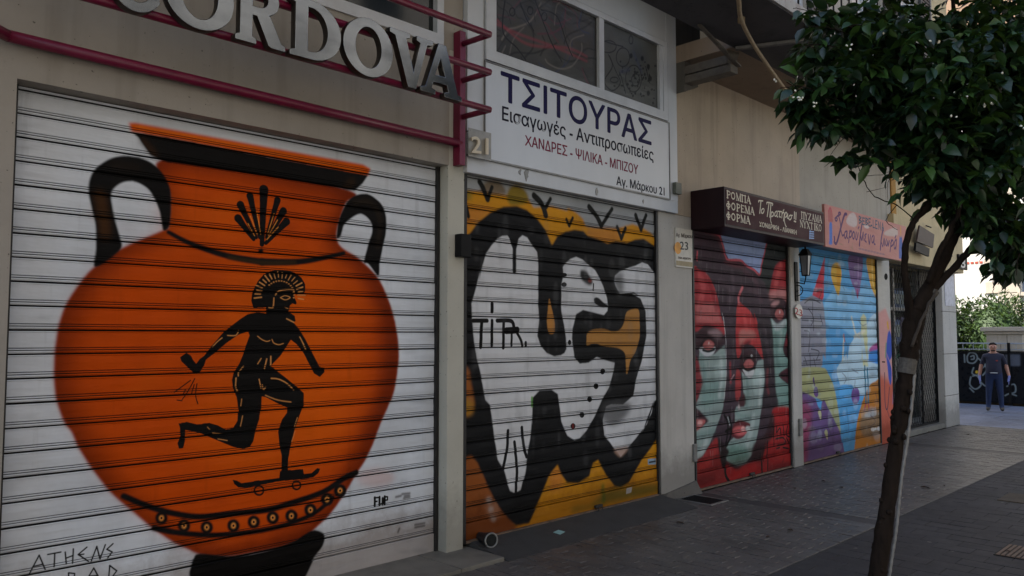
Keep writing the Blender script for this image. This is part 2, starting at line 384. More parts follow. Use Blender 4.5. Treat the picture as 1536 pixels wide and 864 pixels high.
a1.ell(*c2([(542,678)])[0], 4, 4, BLK, 1)
a1.stroke(c2([(10,570),(150,640),(350,705),(550,740)]), (5,9), BLK, 1); a1.stroke(c2([(550,740),(750,740),(900,718),(1020,690)]), (9,5), BLK, 1)
a1.stroke(c2([(360,716),(560,745),(740,742)]), 5, (60,42,18), 2, 0.7)
a1.stroke([(185,744),(224,760),(260,770),(300,775),(352,770),(400,765),(432,756),(484,738),(515,718),(534,709)], (7,9), BLK, 1)
a1.stroke([(231,792),(260,798),(300,802),(339,802),(391,796),(432,786),(471,770),(499,747)], (7,6), BLK, 1)
for x, y in ((242,777),(276,788.5),(310,791),(350,788.5),(380.5,783),(409,776.5),(437,774),(465.5,765),(490.5,749),(510,736)):
    a1.ell(x, y, 9.5, 10, BLK, 1); a1.ell(x, y, 3.4, 4.2, (236,150,70), 1); a1.ell(x, y, 1.6, 2.0, BLK, 0)
a1.poly([(300,830),(290,838),(286,850),(284,866),(300,900),(420,900),(452,872),(470,838),(483,820),(487,807),(484,799),(470,795),(456,802),(440,812),(400,826),(350,834)], BLK, 1)
# figure
fig = cA([(575,330),(520,322),(460,335),(420,360),(360,405),(310,445),(270,490),(220,550),(190,590),(160,612),(140,640),(120,615),(108,590),(80,572),(40,600),(48,625),(130,702),(160,697),(190,650),(200,615),(260,570),(330,510),(400,462),(462,440),(470,465),(450,520),(430,580),(405,640),(375,690),(362,740),(368,785)]) \
    + cB([(465,150),(490,220),(502,300),(496,360),(470,402),(430,410),(380,385),(330,370),(260,380),(200,365),(150,375),(158,400),(160,450),(142,490),(150,522),(175,520),(186,480),(190,412),(280,432),(380,475),(470,512),(530,525),(570,510),(588,480),(602,420),(625,350),(636,280),(638,215),(660,218),(720,250),(790,282),(790,310),(760,350),(735,420),(742,500),(755,560),(755,640),(742,700),(880,690),(882,650),(845,645),(792,650),(795,580),(810,500),(830,420),(862,330),(886,270),(886,195),(850,160),(800,120),(750,80),(692,36)]) \
    + cA([(612,640),(660,590),(700,530),(725,492),(760,520),(800,570),(830,630),(870,700),(905,722),(935,690),(932,665),(902,660),(860,580),(820,500),(780,430),(745,388),(690,360),(640,335)])
a1.poly(fig, BLK, 0, smooth=False)
a1.poly(cA([(550,295),(495,295),(480,250),(485,210),(500,170),(520,130),(555,90),(600,68),(650,60),(700,62),(750,78),(790,110),(812,150),(814,190),(800,212),(757,212),(742,195),(750,235),(762,266),(755,275),(735,268),(720,280),(716,300),(712,318),(750,345),(756,378),(735,382),(690,365),(575,345),(572,290)]), BLK, 0, smooth=False)
LN = (222,150,84)
for k in range(20):
    an = math.radians(188 - k*10.5); cx, cy = 655, 215
    r0, r1 = (118 if k % 2 else 112), 158 - (k % 3)*7
    a1.stroke(cA([(cx+r0*math.cos(an), cy-r0*math.sin(an)*0.92), (cx+r1*math.cos(an), cy-r1*math.sin(an)*0.92)]), 1.6 if k < 8 or k > 14 else 1.0, LN, 0, 0.85)
    if k > 4: a1.ell(*cA([(cx+90*math.cos(an), cy-86*math.sin(an))])[0], 1.4, 1.2, LN, 0, 0.7)
for q, w in (([(590,293),(615,293),(620,235)],1.6),([(630,215),(650,192),(690,184),(738,186),(742,200)],1.6),([(660,232),(690,220),(720,232),(690,246),(660,232)],1.0),([(690,292),(708,300)],1),([(700,362),(745,385)],1.5),([(520,470),(545,490),(575,502),(595,497)],1.1),([(608,490),(620,512),(650,522),(678,515)],1.1),([(300,480),(270,505),(242,535)],1.2),([(335,465),(385,465),(404,435)],1.2),([(780,475),(800,515),(815,550)],1.4),([(540,608),(520,640)],1.3),([(575,610),(562,668)],1.6),([(600,595),(600,650)],1.8),([(432,655),(405,690),(402,715)],1.3),([(388,728),(386,780),(398,812)],1.6),([(605,730),(650,735),(700,760),(742,800)],1.5),([(530,735),(542,790)],1.3),([(550,770),(558,800),(570,785)],1.2)):
    a1.stroke(cA(q), w, LN, 0, 0.85)
for q, w in (([(520,230),(515,270)],1.2),([(528,330),(515,390)],1.2),([(660,208),(730,235),(810,248)],1.4),([(850,340),(830,400)],1.2),([(835,420),(815,480)],1.0),([(320,395),(335,412)],1),([(350,430),(410,436)],1),([(380,465),(435,474)],1)): a1.stroke(cB(q), w, LN, 0, 0.7)
a1.poly(cB([(465,705),(490,710),(520,726),(600,712),(740,695),(745,655),(790,650),(880,642),(886,672),(930,666),(965,636),(981,640),(972,665),(940,692),(880,702),(740,714),(545,754),(500,750),(475,730)]), BLK, 0, smooth=False)
for x, y, r in ((622,768,27),(843,738,24)): a1.stroke(cB([(x+r*math.cos(t), y+r*math.sin(t)) for t in np.linspace(0, 6.283, 12)]), 2.2, BLK, 0)
for q in ([(220,120),(125,190)],[(245,110),(205,185),(170,232)],[(242,145),(226,200)],[(258,140),(250,210),(262,258)],[(190,175),(176,205)],[(140,236),(168,240)]): a1.stroke(cB(q), 1.3, BLK, 0)
for q in ([(168,850),(225,740),(260,822)],[(190,806),(246,792)],[(275,736),(350,722)],[(315,730),(312,806)],[(375,722),(382,790)],[(422,704),(418,786)],[(378,758),(420,742)],[(500,694),(450,736),(510,776)],[(452,738),(482,734)],[(525,776),(557,690)],[(557,690),(576,762)],[(576,762),(606,680)],[(650,674),(615,706),(646,722),(620,756)],
          [(395,900),(395,842),(430,846),(425,880)],[(500,880),(540,814),(580,890)],[(518,860),(560,858)],[(632,800),(672,830),(636,880)],[(632,800),(625,880)]): a1.stroke(c5(q), 1.7, BLK, 0, smooth=False)
for q, w in (([(699,408),(699,456)],3),([(696,410),(718,408)],2),([(698,432),(712,430)],2),([(726,405),(726,450)],3),([(724,450),(738,444)],2),([(744,412),(744,446)],3),([(756,402),(756,446)],3),([(757,404),(772,404),(772,422),(757,424)],2)): a1.stroke(c6(q), w, BLK, 0, smooth=False)
for q in ([(820,405),(850,398)],[(856,388),(900,383)],[(870,400),(898,396)],[(866,412),(900,406)],[(930,565),(985,555)],[(930,580),(985,570)],[(840,585),(832,608)]): a1.stroke(c6(q), 2.5, (96,92,92), 1, 0.8)
for _ in range(70):
    x, y = random.choice([random.uniform(6, 70), random.uniform(606, 650)]), random.uniform(160, 830); a1.ell(x, y, random.uniform(4, 26), random.uniform(1, 4), (120,124,130), 3, random.uniform(0.06, 0.25))
M_['art1'] = a1.material(0.6, 0.42, 0.06)

# ---- second shutter: black and white heads on ochre
S2 = dict(x0=4.447, x1=7.332, Y=0.03, z0=0.085, top=3.2, pitch=0.1345, first=3.185)
a2 = Art('ghost_mural_paint', 4.44, 7.34, 0.0, 3.3, 0.03, (158,160,160), 330)
q5 = lambda p: cr(p, 690, 250, 5.08); q8 = lambda p: cr(p, 840, 280, 4.8); q4 = lambda p: cr(p, 690, 400, 4.32); q3 = lambda p: cr(p, 640, 440, 3.84); qb = lambda p: cr(p, 690, 600, 4.113)
OCH = (206,140,22); BROWN = (138,76,32); INK2 = (24,24,25); WH2 = (206,206,206)
a2.poly(q5([(20,180),(160,185),(290,190),(350,215),(400,205),(470,200),(530,260),(560,310),(700,300),(813,335)])+q8([(60,150),(120,190),(165,235),(185,285),(260,300),(400,302),(450,290),(520,268),(600,300),(650,330),(700,390),(740,460)])+[(1000,760),(690,830)], OCH, 3, smooth=False)
a2.poly(q5([(160,190),(190,120),(260,100),(320,130),(345,210)]), (120,104,84), 4); a2.poly(q5([(360,215),(380,160),(430,135),(490,170),(525,250),(470,290),(380,290)]), (136,112,34), 4)
a2.poly(q5([(35,185),(90,190),(90,240),(35,260)]), (110,110,40), 6, 0.7); a2.poly(q5([(35,320),(200,300),(240,340),(100,450),(35,500)]), (190,118,52), 8, 0.7)
a2.poly(q8([(200,310),(400,305),(440,360),(340,410),(210,360)]), (196,126,52), 6, 0.8)
a2.poly(qb([(-20,330),(110,330),(200,520),(330,740),(330,900),(-20,900)]), BROWN, 6)
a2.poly(qb([(560,430),(620,420),(640,520),(560,560)]), (196,120,50), 8, 0.8); a2.poly(qb([(160,600),(240,640),(230,720),(170,700)]), (168,120,92), 8, 0.7)
blk = q5([(-40,600),(35,540),(80,500),(140,420),(230,350),(330,305),(430,300),(510,330),(590,400),(650,480),(700,600),(740,530),(813,490)])+q8([(50,322),(100,310),(165,318),(200,355),(280,380),(340,410),(400,392),(480,405),(540,380),(600,375),(640,400),(690,435),(745,452)])+qb([(1260,150),(1220,235),(1130,360),(1040,510),(990,540),(950,530),(900,460),(850,370),(820,390),(800,470),(730,515),(660,510),(620,450),(600,400),(560,450),(500,590),(420,760),(340,775),(290,730),(240,660),(170,530),(110,390),(70,340),(-20,370)])
a2.poly(blk, INK2, 2, smooth=False)
a2.poly(q3([(195,430),(240,440),(255,520),(270,600),(262,680),(195,690)]), (150,86,34), 4); a2.poly(q3([(200,620),(262,620),(262,690),(200,695)]), (170,120,24), 6)
w1 = q5([(145,864),(170,760),(200,660),(240,600),(285,550),(320,528),(360,525),(395,575),(430,575),(450,545),(475,523),(510,540),(550,600),(585,650),(595,720),(595,864)])+q4([(505,100),(505,250),(512,340),(500,450),(520,510),(560,560),(610,582),(660,572)])+q3([(765,360),(792,345),(805,320),(800,240),(790,180),(775,100),(775,10)])+q8([(10,700),(25,640),(20,580),(40,550),(75,520),(115,505),(160,525),(200,560),(250,600),(285,660),(310,720),(335,800),(345,864)])+q3([(1045,60),(1040,100),(1020,125),(960,110),(900,95),(860,120),(840,200),(835,260),(850,370),(880,405),(930,400),(980,365),(1010,380),(1080,400),(1075,450),(1050,540),(1010,610),(970,700),(920,790),(880,835),(850,845),(810,820),(775,740),(765,650),(755,580),(720,555),(650,560),(610,600),(605,760)])+qb([(440,120),(435,220),(420,300),(410,400),(400,460),(375,555),(340,575),(310,560),(285,480),(270,425),(235,370),(210,220),(195,100),(185,30)])+q4([(165,864),(135,700),(110,600),(90,480),(78,330),(75,240),(105,130),(130,30)])
a2.poly(w1, WH2, 1, smooth=False)
w3 = q8([(395,640),(430,610),(500,580),(540,570),(590,545),(630,560),(670,610),(700,650),(735,700)])+q3([(1350,200),(1345,600),(1310,620),(1280,720),(1240,800)])+qb([(1195,0),(1180,80),(1150,150),(1090,230),(1040,290),(990,350),(960,310),(925,260),(890,220),(880,120),(900,40)])+q3([(1060,640),(1130,640),(1190,590),(1205,500),(1240,380),(1265,240),(1260,100),(1230,30),(1180,0)])+q8([(580,790),(530,760),(480,765),(430,770),(400,720),(390,680)])
a2.poly(w3, WH2, 1, smooth=False)
a2.poly(q3([(1010,640),(1130,620),(1180,650),(1120,740),(1060,760),(1010,720)]), (70,70,70), 9, 0.8); a2.poly(q8([(390,640),(440,620),(460,720),(430,770),(390,700)]), (90,90,90), 9, 0.8)
a2.poly(qb([(950,305),(1040,290),(1000,345),(975,345)]), (176,140,120), 3, 0.8)
a2.poly(q3([(920,270),(925,230),(960,208),(1020,205),(1070,220),(1110,210),(1135,170),(1150,110),(1190,90),(1220,95),(1225,170),(1225,250),(1200,340),(1170,390),(1160,450),(1150,462),(1145,400),(1140,345),(1100,315),(1020,305),(980,290),(950,290),(922,300)]), (176,124,62), 1)
a2.poly(q3([(705,30),(720,90),(735,160),(735,225),(705,230),(692,170),(698,90)]), (182,124,58), 1)
a2.stroke(cr([(505,470),(505,640)], 640, 240, 3.84), 6, INK2, 1); a2.poly(q5([(380,540),(440,540),(430,620),(400,620)]), INK2, 1)
for q, w in (([(85,350),(175,350)],5),([(140,350),(133,520)],5),([(207,350),(205,510)],4.5),([(208,240),(207,290)],5),([(240,350),(330,352),(350,400)],5),([(282,355),(280,525)],4.5),([(300,415),(370,410)],8),([(335,430),(332,510)],3.5),([(370,430),(395,480),(403,515)],4),([(425,492),(425,512)],4)): a2.stroke(q4(q), w, BLK, 0)
for q in ([(295,190),(290,300),(268,420)],[(335,260),(350,400),(346,580)],[(380,170),(392,280),(412,350)]): a2.stroke(qb(q), 4.5, INK2, 0)
for x, y in ((1013,450),(975,535),(938,610),(893,700),(842,765)): a2.ell(*q3([(x, y)])[0], 3.6, 4.4, BLK, 0)
a2.ell(*q3([(842,765)])[0], 1.8, 4, (120,40,40), 1); a2.ell(*q3([(822,283)])[0], 2.5, 4, BLK, 0)
a2.poly(q8([(150,600),(190,610),(215,650),(235,690),(210,710),(165,680),(145,640)]), (40,40,40), 3); a2.ell(*q8([(215,675)])[0], 3, 3, (150,60,50), 2, 0.7); a2.stroke(q8([(240,700),(238,745)]), 2, BLK, 0)
a2.ell(*q8([(30,635)])[0], 4, 3, BLK, 0); a2.ell(*q8([(28,705)])[0], 4, 3.5, BLK, 0); a2.poly(q3([(962,30),(985,25),(1020,55),(1050,75),(1010,80),(970,60)]), INK2, 1)
a2.stroke(q3([(606,600),(606,650)]), 3, (90,150,60), 1)
for q, w in ((q5([(150,115),(180,170),(208,250)]),7),(q5([(245,155),(212,250)]),5),(q5([(565,220),(620,280),(652,370)]),8),(q5([(690,245),(655,310)]),5),(q8([(210,145),(260,210),(295,280)]),7),(q8([(375,160),(297,280)]),5),(q8([(545,205),(582,310)]),6),(q8([(620,205),(584,300)]),5),(q8([(410,290),(440,372)]),5),(q8([(470,300),(440,372)]),5),(q8([(45,235),(65,282)]),4),(q8([(90,225),(66,280)]),4),(q8([(685,335),(702,410)]),6),(q5([(50,310),(64,380)]),5)): a2.stroke(q, w, (26,26,22), 1)
a2.poly(qb([(690,660),(800,640),(900,560),(1010,540),(1210,520),(1210,570),(900,640),(700,690)]), (70,92,30), 8, 0.7); a2.stroke(qb([(880,530),(880,620)]), 6, (80,110,30), 4, 0.7)
for y in (0,1,2): a2.ell(*qb([(180+y*10, 620+y*55)])[0], 4, 5, (190,186,180), 3, 0.5)
a2.poly(qb([(1160,365),(1210,360),(1210,398),(1160,400)]), (150,170,186), 0, smooth=False); a2.stroke(qb([(1170,385),(1205,378)]), 2, (60,60,60), 0)
a2.poly(qb([(1020,545),(1055,535),(1050,570),(1018,580)]), (190,190,190), 0, smooth=False)
for _ in range(120):
    x, y = random.uniform(700, 985), random.uniform(330, 690); a2.ell(x, y, random.uniform(1, 5), random.uniform(5, 22), (110,110,110), 3, random.uniform(0.04, 0.22))
a2.cloud(0.08, 6, 2)
M_['art2'] = a2.material(0.58, 0.36, 0.10, bright=1.08)

# ---- third shutter: three faces in red and grey green
S3 = dict(x0=8.022, x1=10.488, Y=0.02, z0=0.03, top=3.2, pitch=0.1325, first=2.984+0.1325)
a3 = Art('faces_mural_paint', 8.0, 10.51, 0.0, 3.2, 0.02, (66,52,60), 330)
fa = lambda p: cr(p, 1040, 340, 6.17); fb = lambda p: cr(p, 1110, 340, 6.17); fc = lambda p: cr(p, 1040, 470, 6.17); fd = lambda p: cr(p, 1110, 470, 6.17); fe = lambda p: cr(p, 1040, 600, 6.17)
RED = (164,50,56); PALE = (142,158,152); PINK = (170,92,90); DK = (44,32,37)
a3.poly(fb([(225,120),(186,440),(230,520),(270,620),(300,420),(350,330),(440,300),(500,300),(500,100)]), (46,50,50), 3)
a3.poly(fa([(200,0),(235,45),(270,130),(300,240),(330,300),(400,295),(460,320)])+fb([(60,350),(130,390),(185,440),(200,350),(230,230),(255,0)]), (150,166,206), 1, smooth=False)
a3.poly(fa([(0,0),(210,20),(250,120),(300,270),(330,320),(440,320),(480,360),(480,400),(380,380),(290,340),(250,220),(200,110),(60,50)]), (130,44,56), 4, 0.28, smooth=False)
a3.poly(fa([(20,60),(200,100),(250,210),(290,320),(200,310),(20,290)]), (62,42,52), 5)
a3.stroke(fa([(60,30),(220,70),(262,140),(300,270),(330,308),(440,312)])+fb([(60,360),(130,400),(180,445),(200,360),(235,200),(250,130)]), 3, (196,84,96), 1, 0.9)
a3.stroke(fa([(40,230),(35,310)]), 2.5, (190,80,90), 1)
a3.poly(fa([(0,400),(60,405),(115,425),(160,490),(200,580),(230,680),(250,780),(265,864)])+fc([(280,80),(290,200),(230,200),(120,120),(0,140)]), RED, 2)
a3.poly(fa([(20,700),(220,700),(250,864)])+fc([(270,90),(20,90)]), (190,112,108), 6, 0.7, smooth=False)
a3.poly(fc([(50,440),(60,330),(110,400),(200,375),(290,290),(302,400),(302,600),(285,800)])+fe([(270,90),(225,220),(180,330),(140,430),(80,520),(10,565),(0,570),(0,300),(60,260),(140,200),(60,100),(10,60)])+fc([(0,864),(50,780),(90,650),(55,560)]), PALE, 2, smooth=False)
a3.poly(fc([(0,420),(50,450),(70,560),(90,650),(50,760),(0,860)]), (132,50,54), 5); a3.poly(fe([(0,80),(60,110),(140,190),(100,195),(0,170)]), (70,42,46), 4)
a3.poly(fc([(200,480),(290,470),(290,640),(210,640)]), (172,190,184), 8, 0.7); a3.poly(fc([(100,640),(260,640),(240,800),(80,860)]), (120,150,142), 9, 0.7)
a3.poly(fc([(20,280),(40,180),(110,110),(200,130),(280,200),(290,260),(240,300),(190,330),(60,330)]), (60,38,44), 4); a3.poly(fc([(130,170),(220,150),(270,200),(230,230),(160,200)]), (156,128,130), 5, 0.8)
a3.poly(fc([(60,320),(200,310),(180,380),(120,400),(80,370)]), (188,190,190), 2); a3.ell(*fc([(140,292)])[0], 8.6, 8.4, PINK, 2); a3.ell(*fc([(150,300)])[0], 4.5, 4, (196,124,118), 4, 0.8); a3.stroke(fc([(75,290),(105,245),(150,232),(195,262)]), 4, (40,24,28), 2, 0.9); a3.ell(*fc([(142,275)])[0], 1.0, 2, (206,190,186), 1, 0.8); a3.stroke(fc([(90,340),(140,352),(195,335)]), 3, BLK, 1)
a3.stroke(fc([(270,0),(290,140),(302,300),(302,560),(285,800)]), 1.2, (206,200,200), 1, 0.8)
a3.poly(fe([(0,190),(60,180),(110,190),(90,240),(40,280),(0,290)]), PINK, 2); a3.ell(*fe([(60,215)])[0], 4, 4, (214,160,154), 3)
a3.poly(fa([(422,730),(470,745),(480,864),(416,840)])+fc([(480,0),(420,240),(405,120),(410,0)]), (140,42,50), 4)
a3.poly(fb([(-20,715),(40,735),(100,790),(135,864)])+fd([(135,0),(162,100),(178,200),(205,330),(215,430),(150,330),(100,290),(40,300),(-20,420),(-40,200)]), (188,58,60), 2); a3.poly(fd([(0,160),(120,160),(150,220),(60,240),(0,300)]), (190,126,116), 6, 0.8)
a3.stroke(fa([(455,560),(420,650),(425,720)]), 4, (206,108,112), 2, 0.9)
a3.poly(fd([(15,540),(60,590),(100,600),(140,520),(162,440),(215,425),(226,600),(205,864)])+fe([(625,100),(605,250),(580,380),(545,500),(490,578),(400,602),(310,560),(290,480),(320,400),(370,350),(385,200),(385,100),(400,60)])+fd([(40,864),(30,700)]), PALE, 2, smooth=False)
a3.poly(fd([(120,540),(215,520),(212,780),(140,760)]), (176,192,186), 8, 0.8); a3.poly(fe([(330,420),(470,430),(520,520),(400,590),(310,540)]), (104,138,126), 9, 0.9)
a3.poly(fd([(0,430),(30,360),(90,340),(150,390),(140,470),(110,540),(40,540),(0,520)]), (56,34,40), 3); a3.poly(fd([(20,500),(70,540),(130,520),(110,590),(60,590)]), (190,190,188), 2); a3.ell(*fd([(80,468)])[0], 7.6, 8, PINK, 2); a3.stroke(fd([(30,450),(60,415),(100,412),(125,440)]), 4, (40,24,28), 2, 0.9); a3.ell(*fd([(108,392)])[0], 1.6, 1.8, (206,204,202), 1, 0.8); a3.stroke(fd([(20,500),(70,525),(140,505)]), 2.5, BLK, 1)
a3.poly(fd([(0,300),(30,280),(100,250),(60,330),(20,380)]), (60,38,44), 5, 0.8)
a3.poly(fc([(395,540),(430,540),(440,700),(425,800),(390,780)]), (156,58,58), 3); a3.stroke(fc([(340,460),(345,640)]), 4, (150,50,56), 3, 0.8); a3.stroke(fc([(375,570),(345,620)]), 2, (190,150,150), 1, 0.7)
a3.poly(fc([(430,800),(470,740),(490,840),(420,864)]), (70,36,40), 4)
a3.poly(fe([(360,275),(380,215),(435,185),(525,222),(500,280),(460,345),(400,362),(352,325)]), (92,34,40), 2); a3.ell(*fe([(430,285)])[0], 11, 7, (196,96,96), 3); a3.ell(*fe([(460,270)])[0], 3, 4, (224,170,164), 2); a3.ell(*fe([(505,268)])[0], 4, 4, (206,212,208), 3)
for q in ([(285,140),(320,230),(300,420)],[(330,150),(350,230),(345,330),(310,420)],[(300,290),(350,260)]): a3.stroke(fe(q), 3.5, BLK, 1)
a3.stroke(fe([(318,160),(338,230)]), 1.6, (180,186,184), 1); a3.stroke(fe([(420,60),(425,80)]), 4, (206,190,186), 3, 0.7)
a3.poly(fb([(275,640),(290,520),(310,420),(350,340),(440,302),(490,300),(500,864),(420,680),(340,650)]), RED, 3); a3.poly(fb([(280,600),(470,580),(480,700),(300,680)]), (190,130,126), 8, 0.8)
a3.poly(fb([(280,740),(300,680),(370,660),(430,700),(440,800),(420,864),(310,864)]), (62,40,46), 3); a3.poly(fb([(285,730),(320,690),(370,690),(330,740)]), (192,140,138), 4, 0.8); a3.ell(*fb([(366,805)])[0], 6.6, 9, PINK, 2); a3.stroke(fb([(320,790),(345,752),(385,750),(410,785)]), 3.5, (40,24,28), 2, 0.9); a3.ell(*fb([(370,790)])[0], 1.0, 2.6, (206,196,192), 1, 0.8)
a3.poly(fd([(280,50),(330,95),(370,100),(425,50),(435,130),(410,250),(400,350),(440,420),(500,430),(500,864),(345,864),(325,700),(310,500),(285,250)]), (124,154,144), 3); a3.poly(fd([(290,60),(340,100),(420,60),(415,120),(330,160)]), (186,192,190), 4, 0.8)
a3.poly(fd([(440,0),(500,0),(500,400),(430,380),(410,300),(440,150)]), (120,44,50), 4); a3.poly(fd([(400,330),(450,300),(500,330),(500,410),(440,400)]), (52,32,36), 4)
a3.poly(fd([(358,572),(420,512),(500,495),(500,665),(420,640)]), (74,40,46), 2); a3.stroke(fd([(360,575),(500,580)]), 2, BLK, 1)
a3.poly(fd([(160,100),(285,60),(320,520),(330,700),(350,864),(210,864),(230,600),(215,420),(190,260)]), (52,42,48), 4, 0.95); a3.stroke(fd([(255,520),(250,660),(265,740)]), 5, (116,48,54), 4, 0.8)
a3.poly(fe([(-10,600),(80,525),(140,435),(215,350),(240,470),(260,560),(290,700),(320,755),(-10,880)]), (150,44,44), 3); a3.poly(fe([(300,580),(400,625),(520,580),(620,560),(620,700),(320,760)]), (172,36,38), 3)
a3.poly(fe([(740,80),(930,120),(930,640),(610,705),(620,560),(660,400),(735,250)]), (164,36,38), 4); a3.poly(fe([(560,400),(660,320),(735,110),(750,300),(680,420),(620,560),(540,540)]), (56,30,34), 5, 0.9)
a3.poly(fe([(230,350),(290,420),(330,480),(300,560),(380,605),(440,620),(400,650),(310,600),(290,640),(250,560)]), (38,26,28), 4)
for q, w in (([(290,600),(290,690),(322,752)],4.5),([(620,500),(628,670)],3.5),([(648,440),(640,560)],2),([(685,380),(680,650)],2.6),([(740,240),(745,420)],2)): a3.stroke(fe(q), w, (24,16,17), 1)
for q in ([(770,250),(770,300),(800,260),(810,320)],[(830,230),(840,330)],[(870,240),(860,320),(885,340)],[(760,360),(830,350),(850,400),(780,420)],[(860,350),(885,400)],[(770,450),(800,440)],[(830,440),(880,450)],[(830,540),(820,570)]): a3.stroke(fe(q), 2, (26,14,16), 0)
for q, w, c_, al in ((fc([(70,430),(100,560),(90,700)]),9,(96,128,122),.5),(fc([(255,420),(260,600),(240,760)]),7,(196,204,200),.6),(fe([(30,330),(110,320),(190,280)]),8,(104,132,126),.5),(fe([(120,380),(80,470),(30,520)]),8,(188,196,192),.5),
    (fd([(60,620),(70,720),(60,850)]),8,(98,128,120),.5),(fd([(190,560),(188,700),(180,850)]),6,(200,208,202),.6),(fe([(560,150),(540,280),(500,400)]),8,(184,196,190),.6),(fe([(400,120),(440,150),(520,160)]),7,(108,136,128),.5),(fd([(330,200),(340,420),(360,480)]),8,(92,122,114),.5),(fd([(380,180),(372,330)]),6,(170,186,178),.5),
    (fa([(60,450),(90,560),(70,700)]),10,(206,92,92),.5),(fa([(150,520),(190,640),(215,760)]),8,(120,28,36),.6),(fa([(20,420),(25,700)]),8,(120,30,38),.5),(fd([(40,40),(60,140)]),8,(216,96,92),.5),(fd([(120,40),(150,160)]),6,(130,30,36),.5),(fb([(380,360),(350,450),(330,560)]),9,(214,98,96),.5),(fb([(460,340),(470,560)]),9,(122,30,36),.6),
    (fe([(60,640),(150,560),(200,470)]),8,(190,62,56),.5),(fe([(40,760),(180,720)]),10,(100,26,28),.5),(fe([(380,680),(560,620)]),9,(204,40,40),.5),(fe([(780,500),(880,560)]),10,(196,50,44),.4),(fe([(700,640),(880,600)]),9,(96,24,28),.6),
    (fa([(250,500),(330,560),(330,700)]),7,(92,74,82),.5),(fa([(360,420),(370,560),(350,700)]),6,(96,80,88),.5),(fb([(40,420),(120,470),(170,560)]),7,(96,62,74),.5),(fb([(60,560),(140,600),(200,680)]),7,(88,60,70),.5),(fd([(220,120),(250,300),(270,450)]),7,(78,64,72),.5),(fc([(350,60),(370,300)]),7,(80,64,72),.5),(fe([(640,80),(650,260)]),8,(66,48,54),.5)):
    a3.stroke(q, w, c_, 5, al)
for _ in range(260):
    x, y = random.uniform(1045, 1188), random.uniform(360, 715); a3.stroke([(x, y), (x+random.uniform(-1, 1), y+random.uniform(6, 26))], random.uniform(.5, 1.4), random.choice([(30,22,26),(30,22,26),(176,170,170)]), 1, random.uniform(.08, .3), False)
a3.cloud(0.14, 8, 3)
M_['art3'] = a3.material(0.58, 0.4, 0.03, bright=1.2)

# ---- fourth shutter: castle and balloons on blue
S4 = dict(x0=10.782, x1=13.772, Y=0.02, z0=0.03, top=3.2, pitch=0.1345, first=3.006+0.1345)
a4 = Art('castle_mural_paint', 10.76, 13.8, 0.0, 3.2, 0.02, (84,152,198), 300)
ff = lambda p: cr(p, 1195, 370, 5.08); fg = lambda p: cr(p, 1195, 530, 5.08)
a4.poly(ff([(210,430),(330,300),(420,330),(640,300),(640,430),(560,540),(520,620),(440,690),(340,620),(230,600)]), (126,178,210), 3, 0.9)
a4.poly(ff([(670,440),(560,540),(525,620),(440,690),(400,760),(385,864)])+fg([(380,0),(300,120),(330,240),(420,240),(480,320),(520,320),(560,250),(670,200)]), (176,200,210), 2, smooth=False)
a4.poly(ff([(215,70),(160,240),(118,372),(196,412),(206,380)]), (184,52,66), 2, smooth=False)
a4.poly(ff([(0,430),(60,400),(118,372),(196,412),(210,480),(225,640),(220,864)])+fg([(200,0),(196,90),(150,150),(0,140)]), (138,138,148), 2, smooth=False)
for q in ([(60,430),(110,400),(180,430)],[(90,470),(130,540),(110,600)],[(120,420),(130,640)],[(60,640),(100,660),(90,800)],[(180,520),(200,600)],[(110,780),(170,800),(150,860)],[(40,560),(190,570)],[(150,340),(190,330),(170,400)]): a4.stroke(ff(q), 1.6, (60,58,64), 0, 0.8)
for q in ([(60,30),(80,90)],[(100,0),(105,110)],[(130,40),(150,130)],[(50,60),(180,50)]): a4.stroke(fg(q), 1.6, (60,58,64), 0, 0.8)
a4.poly(ff([(262,220),(268,150),(300,120),(332,140),(342,220),(332,320),(318,372),(295,330)]), (208,164,66), 2); a4.poly(ff([(305,140),(330,170),(330,280),(310,300)]), (206,140,30), 4, 0.7)
a4.poly(ff([(400,70),(500,70),(492,260),(466,388),(440,320),(404,220)]), (126,100,146), 2); a4.stroke(ff([(470,90),(468,250)]), 3, (170,140,184), 3, 0.8); a4.stroke(ff([(462,330),(464,390)]), 2, (170,60,90), 1)
a4.poly(ff([(538,80),(670,110),(670,480),(600,385),(556,260)]), (212,160,64), 2); a4.stroke(ff([(575,100),(580,260),(610,370)]), 3.5, (226,196,110), 2, 0.8)
a4.poly(ff([(488,540),(510,510),(532,540),(540,700),(540,864),(495,864),(500,660)])+fg([(545,100),(505,100)]), (196,196,150), 2, smooth=False)
for q in ([(420,540),(450,660),(480,690)],[(360,680),(350,864)],[(440,690),(520,640)]): a4.stroke(ff(q), 4, (206,200,176), 2, 0.8)
a4.stroke(ff([(362,670),(364,720)]), 2.5, (180,60,80), 1, 0.8); a4.poly(ff([(555,800),(580,750),(670,715),(670,800)]), (170,86,140), 3); a4.poly(ff([(550,864),(560,800),(670,790),(670,900)])+fg([(550,60)]), (74,140,206), 3)
a4.poly(fg([(0,130),(190,108),(240,150),(282,250),(312,400),(335,610),(305,595),(240,420),(150,340),(0,335)]), (160,160,112), 2)
a4.poly(fg([(0,340),(130,335),(160,400),(185,430),(190,380),(210,355),(240,420),(292,520),(338,640),(340,900),(0,900)]), (100,76,120), 2); a4.poly(fg([(0,400),(110,420),(100,600),(60,860),(0,870)]), (150,56,76), 12, 0.7)
a4.stroke(fg([(130,195),(135,240)]), 4, (90,64,110), 1); a4.poly(fg([(135,260),(155,260),(165,310),(150,335),(130,310)]), (96,66,120), 1)
for x, y in ((175,470),(225,620)): a4.poly(fg([(x-14,y-20),(x,y-40),(x+12,y-10),(x+8,y+40),(x-4,y+10)]), (176,172,126), 1)
